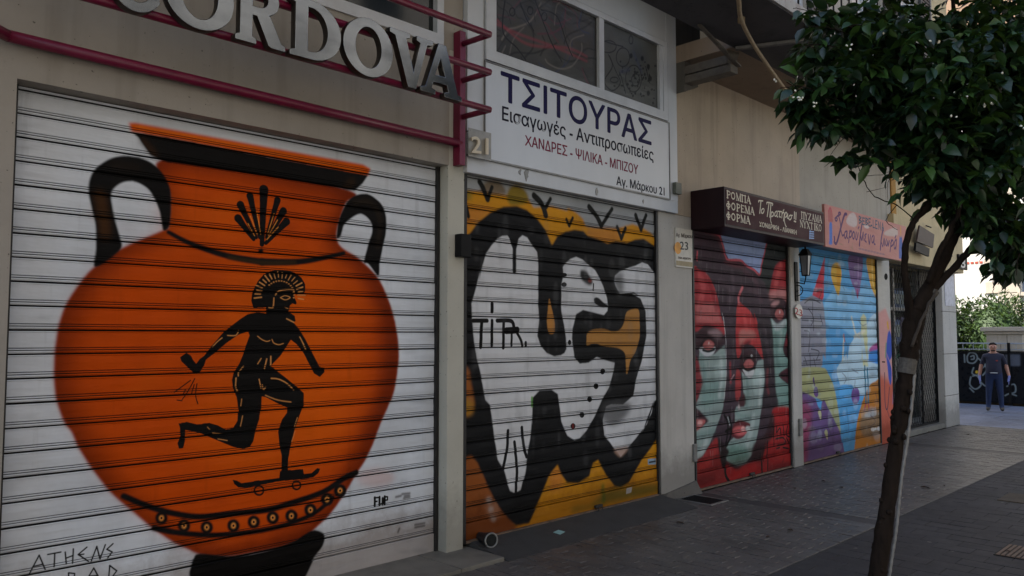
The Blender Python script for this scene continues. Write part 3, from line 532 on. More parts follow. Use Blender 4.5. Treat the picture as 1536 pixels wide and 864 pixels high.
a4.poly(fg([(445,900),(455,560),(500,370),(550,252),(600,215),(670,212),(670,900)]), (188,122,44), 2); a4.poly(fg([(480,520),(540,440),(640,430),(640,600),(560,640),(500,620)]), (132,112,88), 8, 0.85); a4.poly(fg([(560,260),(640,230),(640,420),(520,420)]), (176,112,44), 8, 0.8)
a4.ell(*fg([(448,322)])[0], 6.2, 13, (108,74,134), 1); a4.stroke(fg([(445,210),(440,260)]), 3, (150,170,180), 2); a4.ell(*fg([(368,300)])[0], 9, 12, (90,164,214), 2)
a4.stroke(fg([(518,100),(522,200),(528,380)]), 4, (52,116,136), 1); a4.stroke(fg([(540,120),(545,280),(545,380)]), 4, (60,126,150), 1); a4.stroke(fg([(525,390),(515,430)]), 3.5, (170,70,80), 1); a4.stroke(fg([(545,390),(552,430)]), 3.5, (170,70,80), 1)
a4.stroke(fg([(300,110),(300,200)]), 4, (96,160,206), 2)
for x, y, r in ((580,580,3),(628,574,3.4),(600,576,2)): a4.ell(*fg([(x, y)])[0], r, r*0.9, (206,206,204), 1)
for _ in range(150):
    x, y = random.uniform(1206, 1321), random.uniform(380, 680); a4.ell(x, y, random.uniform(1, 7), random.uniform(1, 9), random.choice([(206,216,220),(190,204,210),(96,120,140),(150,150,140)]), 3, random.uniform(.08, .3))
for q in ([(240,100),(238,240)],[(300,375),(305,430)],[(350,300),(365,330)],[(470,560),(500,600),(530,590)],[(360,700),(385,760),(375,840)],[(590,560),(610,640)],[(560,420),(600,440)]): a4.stroke(ff(q), 1.4, (92,104,120), 1, .6)
for q in ([(60,420),(120,520),(100,640)],[(240,560),(280,680)],[(380,420),(400,600)],[(560,470),(600,520),(560,560)],[(350,150),(380,190),(360,230)],[(420,120),(470,150)],[(600,300),(620,380)]): a4.stroke(fg(q), 1.6, (74,66,84), 1, .5)
a4.cloud(0.1, 8, 3)
M_['art4'] = a4.material(0.6, 0.32, 0.03, bright=1.3)

# ---- salmon painted pillar beside the castle
ap = Art('salmon_pillar_paint', 13.75, 14.36, 0.0, 3.2, 0.0, (196,190,178), 300)
ap.poly([(1315,690),(1315,470),(1328,462),(1334,480),(1350,475),(1350,690)], (214,158,148), 5, smooth=False); ap.poly([(1315,690),(1315,560),(1350,580),(1350,690)], (206,106,84), 12, smooth=False)
ap.poly(ff([(690,680),(705,640),(720,700),(722,830),(700,864),(680,800)])+fg([(720,120),(715,240),(700,200),(690,100),(680,0)]), (70,92,180), 2); ap.stroke(ff([(690,580),(695,620)]), 4, (224,170,60), 2); ap.stroke(ff([(680,740),(675,840)]), 3, (90,160,110), 1, 0.8)
ap.stroke(fg([(668,150),(672,380),(690,420),(705,260)]), 2, (90,72,84), 0); ap.stroke(fg([(690,440),(705,490)]), 2, (150,80,80), 0); ap.stroke(fg([(735,260),(728,380)]), 3, (160,120,160), 1, 0.7)
for q in ([(650,65),(670,66)],[(725,65),(750,66)],[(690,650),(720,660)],[(730,620),(750,615)]): ap.stroke(fg(q), 1.6, (50,40,38), 0)
ap.ell(1328.5, 415, 2.6, 5, (24,22,20), 0)
M_['art_pillar'] = ap.material(0.8, 0.3, 0.1)

# ---- scribbled window panes
ag = Art('scribbled_glass_left', 4.72, 6.30, 4.28, 5.9, -0.03, (66,64,60), 300)
ag.cloud(0.35, 8, 1)
for k in range(46):
    x, y = random.uniform(742, 878), random.uniform(-10, 115); an = random.uniform(0, 6.28); pts = [(x, y)]
    for _ in range(random.randint(2, 5)): an += random.uniform(-0.9, 0.9); L = random.uniform(8, 30); x += L*math.cos(an); y += L*math.sin(an); pts.append((x, y))
    ag.stroke(pts, random.uniform(0.8, 2.2), random.choice([(22,21,21)]*4+[(96,44,56),(44,52,84),(120,112,104)]), 1, 0.8)
for q in ([(742,35),(780,52),(830,70),(880,92)],[(745,30),(790,66),(850,72),(880,85)]): ag.stroke(q, 3, (150,58,70), 2, 0.6)
for x, y in ((768,18),(795,16),(816,25)): ag.stroke([(x+4*math.cos(t), y+6*math.sin(t)) for t in np.linspace(0, 6.28, 9)], 1.6, (20,20,20), 0)
for q in ([(757,0),(754,48),(775,72),(788,90)],[(780,5),(790,30),(800,46)],[(800,-5),(825,60),(842,92)],[(812,15),(835,25),(850,66),(858,84)]): ag.stroke(q, 2, (18,18,18), 0)
M_['pane_left'] = ag.material(0.4, 0.1, 0.0, spec=0.3)
ah = Art('scribbled_glass_right', 6.26, 7.36, 4.28, 5.7, -0.03, (84,84,80), 300)
ah.cloud(0.2, 6, 1)
for cx, cy, rx, ry in ((892,92,14,22),(912,70,12,9),(934,86,10,14),(950,118,12,20),(953,120,6,9),(921,120,6,4),(946,60,3,6)): ah.stroke([(cx+rx*math.cos(t), cy+ry*math.sin(t)) for t in np.linspace(0, 6.28, 11)], 1.5, (34,34,34), 0, 0.9)
for _ in range(60):
    x, y = random.gauss(955, 16), random.gauss(122, 18); ah.ell(x, y, random.uniform(0.8, 2), random.uniform(1, 2.6), (30,30,30), 0, 0.9)
for q in ([(912,82),(918,100),(906,122),(918,136),(930,124),(922,104),(914,84)],[(888,118),(900,132)],[(930,110),(938,140)],[(968,100),(974,124)],[(890,55),(912,64),(934,70)]): ah.stroke(q, 1.6, (30,30,30), 0, 0.9)
for x, y in ((946,84),(963,88),(972,100),(972,140),(904,120),(975,118)): ah.ell(x, y, 2.4, 4, (26,26,26), 1)
for q in ([(950,78),(962,108)],[(930,108),(944,104)]): ah.stroke(q, 4, (70,76,100), 3, 0.5)
M_['pane_right'] = ah.material(0.4, 0.1, 0.0, spec=0.3)

# ---- maroon box sign lettering (serif capitals and a brush script)
SER = {  # strokes in a unit box: (x0,y0,x1,y1,width); 'o' = ellipse ring; widths relative
 'Ρ': [('s',.2,0,.2,1,.16),('a',.2,.74,.55,.26),('h',.05,.38,0),('h',.05,.4,1)], 'Ο': [('o',.42,.5,.40,.5)], 'Μ': [('s',.12,0,.12,1,.06),('s',.12,1,.5,.05,.15),('s',.5,.05,.88,1,.06),('s',.88,0,.88,1,.16),('h',0,.26,0),('h',.72,1,0),('h',0,.2,1),('h',.8,1,1)],
 'Π': [('s',.16,0,.16,1,.16),('s',.78,0,.78,1,.16),('s',.0,.97,.95,.97,.08),('h',.0,.34,0),('h',.62,.96,0)], 'Α': [('s',.08,0,.45,1,.07),('s',.45,1,.82,0,.17),('s',.22,.34,.68,.34,.06),('h',0,.24,0),('h',.66,.98,0)],
 'Φ': [('s',.45,0,.45,1,.15),('o',.45,.5,.40,.30),('h',.28,.62,0),('h',.28,.62,1)], 'Ε': [('s',.18,0,.18,1,.16),('s',.1,.97,.75,.97,.07),('s',.1,.03,.78,.03,.07),('s',.2,.5,.58,.5,.06),('s',.75,.8,.75,.98,.05),('s',.78,.02,.78,.22,.05)],
 'Υ': [('s',.06,1,.42,.48,.15),('s',.80,1,.42,.48,.07),('s',.42,0,.42,.5,.16),('h',.26,.6,0),('h',0,.24,1),('h',.66,.94,1)], 'Ζ': [('s',.08,.97,.78,.97,.07),('s',.78,.97,.06,.03,.15),('s',.06,.03,.8,.03,.07),('s',.8,.03,.8,.2,.05),('s',.08,.8,.08,.97,.05)],
 'Ν': [('s',.14,0,.14,1,.07),('s',.14,1,.8,.02,.16),('s',.8,0,.8,1,.07),('h',0,.28,0),('h',0,.2,1),('h',.66,.94,1)], 'Χ': [('s',.08,1,.8,0,.17),('s',.8,1,.08,0,.07),('h',0,.26,1),('h',.62,.94,1),('h',0,.26,0),('h',.62,.94,0)],
 'Τ': [('s',.42,0,.42,1,.16),('s',.02,.97,.82,.97,.07),('s',.02,.76,.02,.98,.05),('s',.82,.76,.82,.98,.05),('h',.24,.6,0)], 'Ι': [('s',.3,0,.3,1,.16),('h',.12,.48,0),('h',.12,.48,1)], 'Κ': [('s',.18,0,.18,1,.16),('s',.78,1,.22,.45,.07),('s',.38,.58,.82,0,.16),('h',.02,.36,0),('h',.64,.96,0),('h',.02,.36,1),('h',.6,.9,1)]}
SERW = {'Ι': 0.55, 'Μ': 1.08, 'Ρ': 0.88, 'Ε': 0.88}
def serif(art, text, bl, br, cap_px, color):
    """serif word on the sign: baseline from pixel bl to pixel br, capitals cap_px high at the left end"""
    a, b, c = P(*bl, art.Y), P(*br, art.Y), P(bl[0], bl[1]-cap_px, art.Y); x0, z0, H = a[0], a[2], c[2]-a[2]
    tot = sum(SERW.get(ch, 1.0) for ch in text); u = (b[0]-a[0])/tot; x = x0; zs = (b[2]-a[2])/(b[0]-a[0])
    for ch in text:
        w = SERW.get(ch, 1.0)*u; zb = z0 + zs*(x-x0)
        for g in SER[ch]:
            if g[0] == 's': art.stroke([(x+g[1]*u*0.98, zb+g[2]*H), (x+g[3]*u*0.98, zb+g[4]*H)], g[5]*u*1.15, color, 0, 1, False, False)
            elif g[0] == 'h': art.stroke([(x+g[1]*u*0.98, zb+g[3]*H), (x+g[2]*u*0.98, zb+g[3]*H)], 0.06*u, color, 0, 1, False, False)
            elif g[0] == 'o': art.stroke([(x+(g[1]+(g[3]-.06)*math.cos(t))*u*0.98, zb+(g[2]+(g[4]-.04)*math.sin(t))*H) for t in np.linspace(0, 6.2832, 15)], 0.13*u, color, 0, 1, True, False)
            elif g[0] == 'a': art.stroke([(x+g[1]*u, zb+.97*H), (x+.52*u, zb+.97*H), (x+.74*u, zb+.74*H), (x+.52*u, zb+.49*H), (x+g[1]*u, zb+.49*H)], 0.1*u, color, 0, 1, True, False)
        x += w
am = Art('maroon_sign_lettering', 8.0, 10.67, 3.04, 3.56, -0.45, (62,28,34), 620)
am.cloud(0.08, 5, 1); CRM = (216,206,184)
m2 = lambda p: cr(p, 1080, 270, 8.64)
serif(am, 'ΡΟΜΠΑ', *m2([(84,228),(404,312)]), 10.4, CRM); serif(am, 'ΦΟΡΕΜΑ', *m2([(80,368),(452,456)]), 10.6, CRM); serif(am, 'ΦΟΡΜΑ', *m2([(80,502),(398,574)]), 10.4, CRM)
serif(am, 'ΠΥΖΑΜΑ', *m2([(1052,500),(1324,558)]), 10.2, (200,190,170)); serif(am, 'ΝΥΧΤΙΚΟ', *m2([(1036,606),(1322,668)]), 10.0, (200,190,170))
for q, w in (([(500,285),(505,268),(555,272)],1.5),([(530,272),(515,430)],1.8),([(555,372),(538,390),(538,425),(555,430),(570,400),(568,375),(552,372)],1.4),([(606,310),(612,290),(680,305),(676,330)],1.5),([(635,298),(612,470)],1.8),([(660,308),(645,480)],1.8),
          ([(665,560),(655,520),(662,440),(672,415),(690,425),(690,460),(668,475)],1.5),([(740,405),(718,415),(706,450),(718,470),(738,450),(742,410),(738,470),(750,478)],1.4),([(752,405),(800,412)],1.4),([(775,410),(768,470),(784,480)],1.5),([(805,420),(800,490)],1.4),([(802,440),(822,420),(832,440),(822,530)],1.4),([(828,385),(816,405)],1.4),
          ([(858,605),(842,570),(832,500),(845,430),(862,425),(868,460),(848,485)],1.5),([(878,440),(872,490),(884,498)],1.4),([(915,455),(895,470),(892,505),(908,515),(925,490),(922,462),(938,460)],1.4),([(965,415),(962,500)],1.8),([(985,425),(982,510)],1.8)): am.stroke(m2(q), w, CRM, 0)
for x, y in ((965,535),(978,540)): am.ell(*m2([(x, y)])[0], 1, 1.2, CRM, 0)
for k in range(4): am.stroke(m2([(1160,668+k*28),(1215,672+k*28)]), 1.4, (150,176,214), 0)
am.stroke(m2([(1168,650),(1160,760)]), 1.5, (150,176,214), 0)
M_['art_maroon'] = am.material(0.6, 0.08, 0.0, grime=False, spec=0.12)

# ---- pink shop sign with hand painted script
ak = Art('pink_sign_paint', 10.78, 14.04, 3.02, 3.70, -0.4, (190,128,117), 420)
ak.cloud(0.06, 5, 1); k2 = lambda p: cr(p, 1230, 300, 8.64); PUR = (84,44,92)
ak.poly(k2([(340,280),(380,190),(440,170),(480,250),(470,340),(400,340)]), (200,180,172), 3); ak.poly(k2([(830,430),(880,390),(980,360),(1010,430),(980,470),(860,460)]), (196,172,160), 3); ak.poly(k2([(570,330),(590,320),(640,350),(620,370),(580,360)]), (204,184,176), 2)
for q, w in (([(200,265),(215,270),(225,245),(205,230),(195,245),(225,210),(265,185),(262,165),(240,170),(245,220),(262,290),(270,380),(290,460),(310,450)],2.2),([(345,185),(320,190),(290,280),(255,420),(225,530),(205,565),(185,545)],3.4),([(185,480),(190,515)],3),
          ([(345,405),(322,420),(318,480),(335,490),(352,410),(350,480),(362,495)],2),([(385,400),(372,550)],2),([(380,440),(402,400),(412,440),(400,480),(380,478)],2),([(440,410),(424,430),(424,490),(440,500),(448,440),(440,412)],2),([(470,420),(462,495),(478,510),(495,430)],2),([(505,350),(495,370)],1.8),
          ([(545,310),(525,440),(510,590)],2.8),([(530,480),(540,520),(560,420),(558,520)],2),([(600,440),(580,460),(590,480),(578,520),(600,545)],2),([(625,450),(638,570),(655,460)],2.2),([(690,460),(672,490),(676,550),(692,540),(702,470),(700,560),(715,575)],2),
          ([(815,390),(795,500),(782,640)],3),([(800,560),(815,600),(832,500),(836,590)],2),([(860,510),(850,570),(868,590),(880,530),(884,595),(900,530)],2),([(925,520),(908,665)],2.2),([(915,560),(940,520),(950,570),(925,600)],2),([(985,510),(962,560),(964,630),(984,600),(992,520),(984,635)],2),([(985,462),(972,490)],2)): ak.stroke(k2(q), w*1.05, PUR, 0)
TEAL = (40,74,96)
for q in ([(505,210),(508,305)],[(505,210),(535,230),(508,258)],[(508,258),(540,280),(508,305)],[(552,230),(550,315)],[(552,232),(578,238)],[(552,270),(572,276)],[(550,315),(578,322)],[(592,232),(592,325)],[(592,232),(618,250),(592,280)],[(592,280),(622,305),(592,325)],[(632,240),(632,335)],[(632,240),(655,246)],[(632,286),(650,290)],[(632,335),(655,340)],
          [(688,260),(688,356)],[(688,356),(708,360)],[(720,268),(718,366)],[(720,268),(742,274)],[(720,316),(738,320)],[(718,366),(742,372)],[(756,380),(758,282),(782,388),(784,290)],[(800,392),(812,298),(826,400)],[(802,360),(824,366)]): ak.stroke(k2(q), 1.5, TEAL, 0, smooth=False)
ak.stroke(k2([(662,330),(672,332)]), 2, TEAL, 0)
for k in range(9): ak.stroke(k2([(505+k*38, 630+k*9), (530+k*38, 634+k*9)]), 2.2, (140,104,112), 0, 0.8)
ak.poly(k2([(105,140),(135,90),(155,140),(165,220),(160,290),(110,280),(105,200)]), (176,96,92), 2); ak.poly(k2([(122,310),(155,310),(158,540),(155,575),(118,570),(122,500)]), (70,112,190), 2); ak.stroke(k2([(110,150),(130,100),(150,150)]), 1.5, (190,60,80), 0)
ak.poly(k2([(1030,490),(1062,480),(1066,740),(1040,755),(1024,740)]), (64,92,160), 2); ak.poly(k2([(1066,600),(1085,580),(1098,700),(1075,760)]), (190,110,80), 2); ak.stroke(k2([(1045,360),(1047,420),(1048,470)]), 3, (210,150,70), 2)
for q in ([(250,560),(290,580)],[(400,610),(430,640)],[(420,560),(420,620)],[(520,380),(500,400)]): ak.stroke(k2(q), 1.5, (160,130,100), 1, 0.7)
M_['art_pink'] = ak.material(0.5, 0.15, 0.0)
# ------------------------------------------------------------------ ground
def ground_mat():
    t = NT('paving_bed_dark'); t.p.inputs['Roughness'].default_value = 0.9
    t.col(t.ramp(t.noise(14, 5), [(0.3, lin((36,35,34))), (0.7, lin((62,60,58)))])); t.bump(t.noise(120, 4), 0.4, 0.004); return t.m
def paver_mat(name, a, b, rough=0.5, spec=0.45):
    t = NT(name); t.p.inputs['Specular IOR Level'].default_value = spec
    oi = t.node('ShaderNodeObjectInfo').outputs['Random']; ri = t.node('ShaderNodeNewGeometry').outputs['Random Per Island']
    r = t.math('FRACT', t.math('ADD', oi, ri))
    c = t.mix(r, lin(a), lin(b))
    c = t.mix(t.ramp(t.noise(1.1, 5, 0.65), [(0.35, (0,0,0)), (0.7, (0.55,0.55,0.55))]), c, lin((34,33,34)))
    c = t.mix(t.ramp(t.noise(55, 3, 0.7), [(0.62, (0,0,0)), (0.72, (0.6,0.6,0.6))]), c, lin((100,97,92)))
    c = t.mix(t.ramp(t.noise(9, 5, 0.7), [(0.56, (0,0,0)), (0.68, (0.5,0.5,0.5))]), c, lin((30,29,30)))
    vo = t.node('ShaderNodeTexVoronoi'); vo.inputs['Scale'].default_value = 5.0; t.l(t.pos(), vo.inputs['Vector'])   # trodden gum and drips
    sr = t.node('ShaderNodeSeparateColor'); t.l(vo.outputs['Color'], sr.inputs[0])
    gum = t.math('MULTIPLY', t.math('LESS_THAN', vo.outputs['Distance'], t.math('MULTIPLY', sr.outputs[1], 0.13)), t.math('GREATER_THAN', sr.outputs[0], 0.45))
    c = t.mix(t.math('MULTIPLY', gum, 0.55), c, t.mix(t.math('GREATER_THAN', sr.outputs[2], 0.6), lin((26,25,25)), lin((122,118,110))))
    t.col(c); t.l(t.math('ADD', t.math('MULTIPLY', t.noise(6, 4), 0.35), rough-0.15), t.p.inputs['Roughness'])
    t.bump(t.noise(150, 4, 0.7), 0.3, 0.002); return t.m
M_['bed'] = ground_mat()
M_['paver'] = paver_mat('grey_sidewalk_paver', (80,77,74), (93,89,85), 0.42)
M_['paver2'] = paver_mat('blue_grey_street_paver', (50,49,51), (60,59,60), 0.7, 0.25)
M_['channel'] = simple('smooth_dark_channel_stone', (52,50,49), 0.55, 0, 0.3, 10, bump=0.2)
M_['apron'] = simple('worn_dark_cement_apron', (50,49,47), 0.85, 0, 0.4, 5, bump=0.4, bscale=120)
M_['marble'] = simple('worn_pale_stone_step', (108,104,95), 0.6, 0, 0.35, 4, bump=0.1)
M_['slabs'] = simple('pale_cross_street_paving', (112,121,140), 0.6, 0, 0.15, 2, bump=0.2)
g = MB().add([(-60,-60,-0.03),(160,-60,-0.03),(160,120,-0.03),(-60,120,-0.03)], [(0,1,2,3)]).build('ground', M_['bed']); tag(g, kind='structure')

PV = (0.2, 0.1, 0.006)
def paver_geo(cx, cy, lx, ly, z=0.0, tx=0.0, ty=0.0, c=0.0022):
    x0, x1, y0, y1 = cx-lx/2, cx+lx/2, cy-ly/2, cy+ly/2
    v = [(x0,y0,-0.03),(x1,y0,-0.03),(x1,y1,-0.03),(x0,y1,-0.03),(x0,y0,z-c),(x1,y0,z-c),(x1,y1,z-c),(x0,y1,z-c)]
    v += [(x0+c,y0+c,z-tx-ty),(x1-c,y0+c,z+tx-ty),(x1-c,y1-c,z+tx+ty),(x0+c,y1-c,z-tx+ty)]
    return v, [(8,9,10,11)] + [(i, (i+1)%4, (i+1)%4+4, i+4) for i in range(4)] + [(i+4, (i+1)%4+4, (i+1)%4+8, i+8) for i in range(4)]
# flat round of sample pavers shared by the singly laid ones
def paver_field(name, mat, rects, holes, lx, ly, gap, n_single, label_kind):
    root = MB().add([(r[0], r[2], -0.028) for r in rects[:1]]+[(rects[0][1], rects[0][2], -0.028),(rects[0][1], rects[0][3], -0.028),(rects[0][0], rects[0][3], -0.028)], [(0,1,2,3)]).build(name, M_['bed'])
    tag(root, kind='structure'); cells = []
    for (X0, X1, Y0, Y1) in rects:                               # courses run across the walk, bricks staggered
        for j in range(int((X1-X0)/lx+1e-6)):
            x = X0 + (j+0.5)*lx; y = Y0 + (ly/2 if j % 2 else 0) - ly/2
            while y < Y1:
                a, b = max(Y0, y), min(Y1, y+ly)
                if b-a > 0.03 and not any(h[0]-0.001 < x < h[1]+0.001 and h[2] < (a+b)/2 < h[3] for h in holes): cells.append((x, (a+b)/2, b-a))
                y += ly
    def vis(c):
        d = np.array([c[0], c[1], 0])-CAM; z = d@FW
        if z < 0.5: return None
        px, py = 768+FPX*(d@RT)/z, 432-FPX*(d@UP)/z
        return z if (-10 < px < 1546 and py < 880) else None
    vz = sorted([(vis(c), i) for i, c in enumerate(cells) if vis(c) and abs(c[2]-ly) < 1e-6])
    single = set(i for _, i in vz[:n_single]); shared = []
    for k in range(8):
        v, f = paver_geo(0, 0, lx-gap, ly-gap, random.uniform(-0.002, 0.0015), random.uniform(-0.0012, 0.0012), random.uniform(-0.001, 0.001))
        me = bpy.data.meshes.new('paver'); me.from_pydata(v, [], f); me.materials.append(mat); shared.append(me)
    rest = MB()
    for i, c in enumerate(cells):
        if i in single: link('paver', random.choice(shared), root, (c[0], c[1], 0))
        else:
            v, f = paver_geo(c[0], c[1], lx-gap, c[2]-gap, random.uniform(-0.002, 0.0015), random.uniform(-0.0012, 0.0012), random.uniform(-0.001, 0.001)); rest.add(v, f)
    o = rest.build('distant_pavers', mat, root); tag(o, kind='stuff'); return root
# sidewalk (facade line to the gutter line), keeping clear of the step, the ramp, the grate and the cross channels
SWY = -2.09
paver_field('sidewalk', M_['paver'], [(2.2, 17.96, SWY, -0.02)], [(7.9, 8.1, -2.2, 0.1), (14.0, 14.3, -2.2, 0.1)], 0.1, 0.2, 0.004, 300, 'sidewalk')
paver_field('street', M_['paver2'], [(4.8, 17.96, -6.3, SWY-0.03)], [], 0.2, 0.3, 0.004, 300, 'street')
for nm, x0, x1 in (('cross_channel', 7.902, 8.098), ('cross_channel', 14.002, 14.298)):
    tag(MB().slab([(x0, SWY), (x1, SWY), (x1, -0.02), (x0, -0.02)], -0.03, -0.004).build(nm, M_['channel']), kind='structure')
tag(MB().box(2.2, 18, SWY-0.028, SWY-0.002, -0.03, -0.006).build('gutter_joint', M_['bed']), kind='structure')
# stone step before the white shutter, cement ramp before the second one
st = thing('stone_step', 'worn pale stone doorstep below the white vase shutter', 'step', (2.7, -0.2, 0))
xs = [0.4, 1.7, 3.02, 4.06, 4.52]
for i in range(4):
    MB().box(xs[i]+0.003, xs[i+1]-0.003, -0.42, 0.30, -0.03, 0.03 + (0.0 if i != 3 else 0.002), b=0.006).build('stone_slab', M_['marble'], st)
rp = MB().add([(4.53,-0.46,-0.03),(7.34,-0.46,-0.03),(7.34,0.25,-0.03),(4.53,0.25,-0.03),(4.53,-0.46,0.004),(7.34,-0.46,0.004),(7.34,0.0,0.072),(4.53,0.0,0.072),(7.34,0.25,0.072),(4.53,0.25,0.072)],
             [(3,2,1,0),(4,5,6,7),(7,6,8,9),(0,1,5,4),(1,2,8,6,5),(3,0,4,7,9),(2,3,9,8)]).build('cement_ramp', M_['apron'])
tag(rp, 'dark cement ramp rising to the black and white ghost shutter', 'ramp')
# cross street beyond the corner
xs_ = tag(MB().box(18.0, 23.8, -30, 60, -0.05, -0.008).build('cross_street', M_['apron']), kind='structure')
M_['slabs'] = paver_mat('pale_cross_street_slab', (108,115,130), (122,128,142), 0.6, 0.3)
sm = []
for k in range(5):
    v, f = paver_geo(0, 0, 0.955, 0.955, random.uniform(-0.003, 0.002), random.uniform(-0.002, 0.002), random.uniform(-0.002, 0.002)); me = bpy.data.meshes.new('paving_slab'); me.from_pydata(v, [], f); me.materials.append(M_['slabs']); sm.append(me)
far_ = MB()
for i in range(6):
    for j in range(44):
        x, y = 18.49+i*0.965, -18.0+j*0.965+(0.48 if i % 2 else 0)
        if -4 < y < 7: link('paving_slab', random.choice(sm), xs_, (x, y, 0))
        else: v, f = paver_geo(x, y, 0.955, 0.955); far_.add(v, f)
tag(far_.build('distant_slabs', M_['slabs'], xs_), kind='stuff')
tag(MB().box(17.92, 18.0, -6.3, -0.15, -0.05, 0.0).build('kerb', M_['marble']), kind='structure')
# terrain of the garden behind the fence
M_['soil'] = simple('garden_soil', (74,64,50), 0.95, 0, 0.4, 5, bump=0.5)
tag(MB().box(24.05, 29.5, -30, 60, -0.05, 0.35).build('garden_ground', M_['soil']), kind='structure')

# ------------------------------------------------------------------ building 21 (left) and 23 (right): walls, cladding, overhang
b21 = thing('commercial_building', 'warm grey plastered shop building holding the white vase shutter and steel letters', 'building', (3, 0, 0))
W = M_['wall21']
box('wall', W, b21, -7, 1.10, 0.0, 0.5, 0.0, 3.245)                       # pier left of the white shutter
box('lintel', W, b21, -7, 4.27, 0.0, 0.5, 3.245, 4.245)                    # wall strip behind the letters
box('upper_wall', W, b21, 4.19, 4.42, 0.002, 0.5, 4.245, 5.6)
box('wall_top', W, b21, -7, 4.42, 0.0, 0.5, 5.6, 7.2)
box('upper_wall', W, b21, -7, 0.6, 0.002, 0.5, 4.245, 5.6)
MB().box(4.262, 4.445, 0.0, 0.5, 0.0, 4.245, b=0.008).build('pillar', M_['pillar'], b21)
# wide window above the letters
wf = MB()
wf.box(0.6, 4.19, -0.02, 0.1, 4.245, 4.34); wf.box(4.12, 4.19, -0.018, 0.1, 4.34, 5.6); wf.box(0.6, 0.67, -0.018, 0.1, 4.34, 5.6); wf.box(2.35, 2.42, -0.015, 0.1, 4.34, 5.6); wf.box(0.67, 4.12, -0.018, 0.1, 5.53, 5.6)
wo_ = wf.build('window', M_['alu'], b21)
box('pane', M_['glass_dark'], wo_, 0.67, 2.35, 0.04, 0.06, 4.34, 5.53); box('pane', M_['glass_dark'], wo_, 2.42, 4.12, 0.04, 0.06, 4.34, 5.53)
# upper storeys (shade caster)
def storey_front(parent, x0, x1, y, z0, z1, wmat, wx, ww, wz, wh, shut=True):
    """front wall with real openings, each with frame, panes and shutters"""
    edges = sorted(wx)
    box('wall', wmat, parent, x0, x1, y, y+0.4, z0, wz); box('wall', wmat, parent, x0, x1, y, y+0.4, wz+wh, z1)
    cur = x0
    for c in edges:
        box('wall', wmat, parent, cur, c-ww/2, y, y+0.4, wz, wz+wh); cur = c+ww/2
        f = MB(); a, b = c-ww/2, c+ww/2
        f.box(a, a+0.06, y+0.06, y+0.14, wz, wz+wh); f.box(b-0.06, b, y+0.06, y+0.14, wz, wz+wh); f.box(a+0.06, b-0.06, y+0.06, y+0.14, wz, wz+0.07); f.box(a+0.06, b-0.06, y+0.06, y+0.14, wz+wh-0.07, wz+wh); f.box(c-0.03, c+0.03, y+0.06, y+0.14, wz+0.07, wz+wh-0.07)
        fo = f.build('window', M_['alu'], parent)
        box('pane', M_['curtain'], fo, a+0.06, c-0.03, y+0.095, y+0.11, wz+0.07, wz+wh-0.07); box('pane', M_['curtain'], fo, c+0.03, b-0.06, y+0.095, y+0.11, wz+0.07, wz+wh-0.07)
        if shut:
            s = MB()
            for q0, q1 in ((b+0.02, b+0.52),):
                s.box(q0, q0+0.05, y-0.05, y-0.01, wz, wz+wh); s.box(q1-0.05, q1, y-0.05, y-0.01, wz, wz+wh)
                z = wz+0.03
                while z < wz+wh-0.03: s.box(q0+0.05, q1-0.05, y-0.045, y-0.012, z, z+0.03); z += 0.055
            s.build('louvre_shutter', M_['shutter_grey'], parent)
    box('wall', wmat, parent, cur, x1, y, y+0.4, wz, wz+wh)
M_['curtain'] = simple('pale_curtained_glass', (198,198,194), 0.15, 0, 0.2, 3, (3,3,0.2))
M_['shutter_grey'] = simple('dark_grey_louvre', (70,68,66), 0.6, 0, 0.2, 9)
storey_front(b21, -7, 7.66, 0.0, 7.2, 10.4, W, [-4, -1, 2, 5], 1.3, 7.5, 2.2)
storey_front(b21, -7, 7.66, 0.0, 10.4, 13.6, W, [-4, -1, 2, 5], 1.3, 10.7, 2.2)
box('core', M_['concrete'], b21, -7, 7.66, 0.52, 11, 0.0, 13.6)
# white metal clad bay above the second shutter
cl = MB(); Yc = -0.05
cl.box(4.43, 7.66, Yc, 0.02, 3.205, 3.345, b=0.006)                       # bottom beam
cl.box(4.43, 4.62, Yc, 0.02, 3.345, 5.52); cl.box(7.46, 7.66, Yc, 0.02, 3.345, 5.52)
cl.box(4.62, 7.46, Yc+0.004, 0.02, 5.16, 5.52)
clo = cl.build('metal_cladding', M_['cladding'], b21)
box('wall', W, b21, 4.42, 7.66, 0.02, 0.5, 3.21, 5.7); box('wall', W, b21, 4.42, 7.66, 0.0, 0.5, 5.7, 7.2)
MB().slab([(-7,-1.7),(5.85,-1.7),(5.85,-0.002),(-7,-0.002)], 5.62, 5.76).build('overhead_shade_slab', M_['slab_dark'], b21); MB().slab([(5.85,-0.7),(7.62,-0.7),(7.62,-0.002),(5.85,-0.002)], 5.56, 5.7).build('overhead_shade_slab', M_['slab_dark'], b21)  # first slab added unseen to shade the upper wall; second is the real canopy

b23 = thing('apartment_building', 'beige building with brown overhang and dark balcony above the faces shutter', 'building', (11, 0, 0))
V = M_['wall23']
MB().box(7.338, 8.018, 0.0, 0.5, 0.07, 3.205, b=0.012).build('pier', M_['pier'], b23)
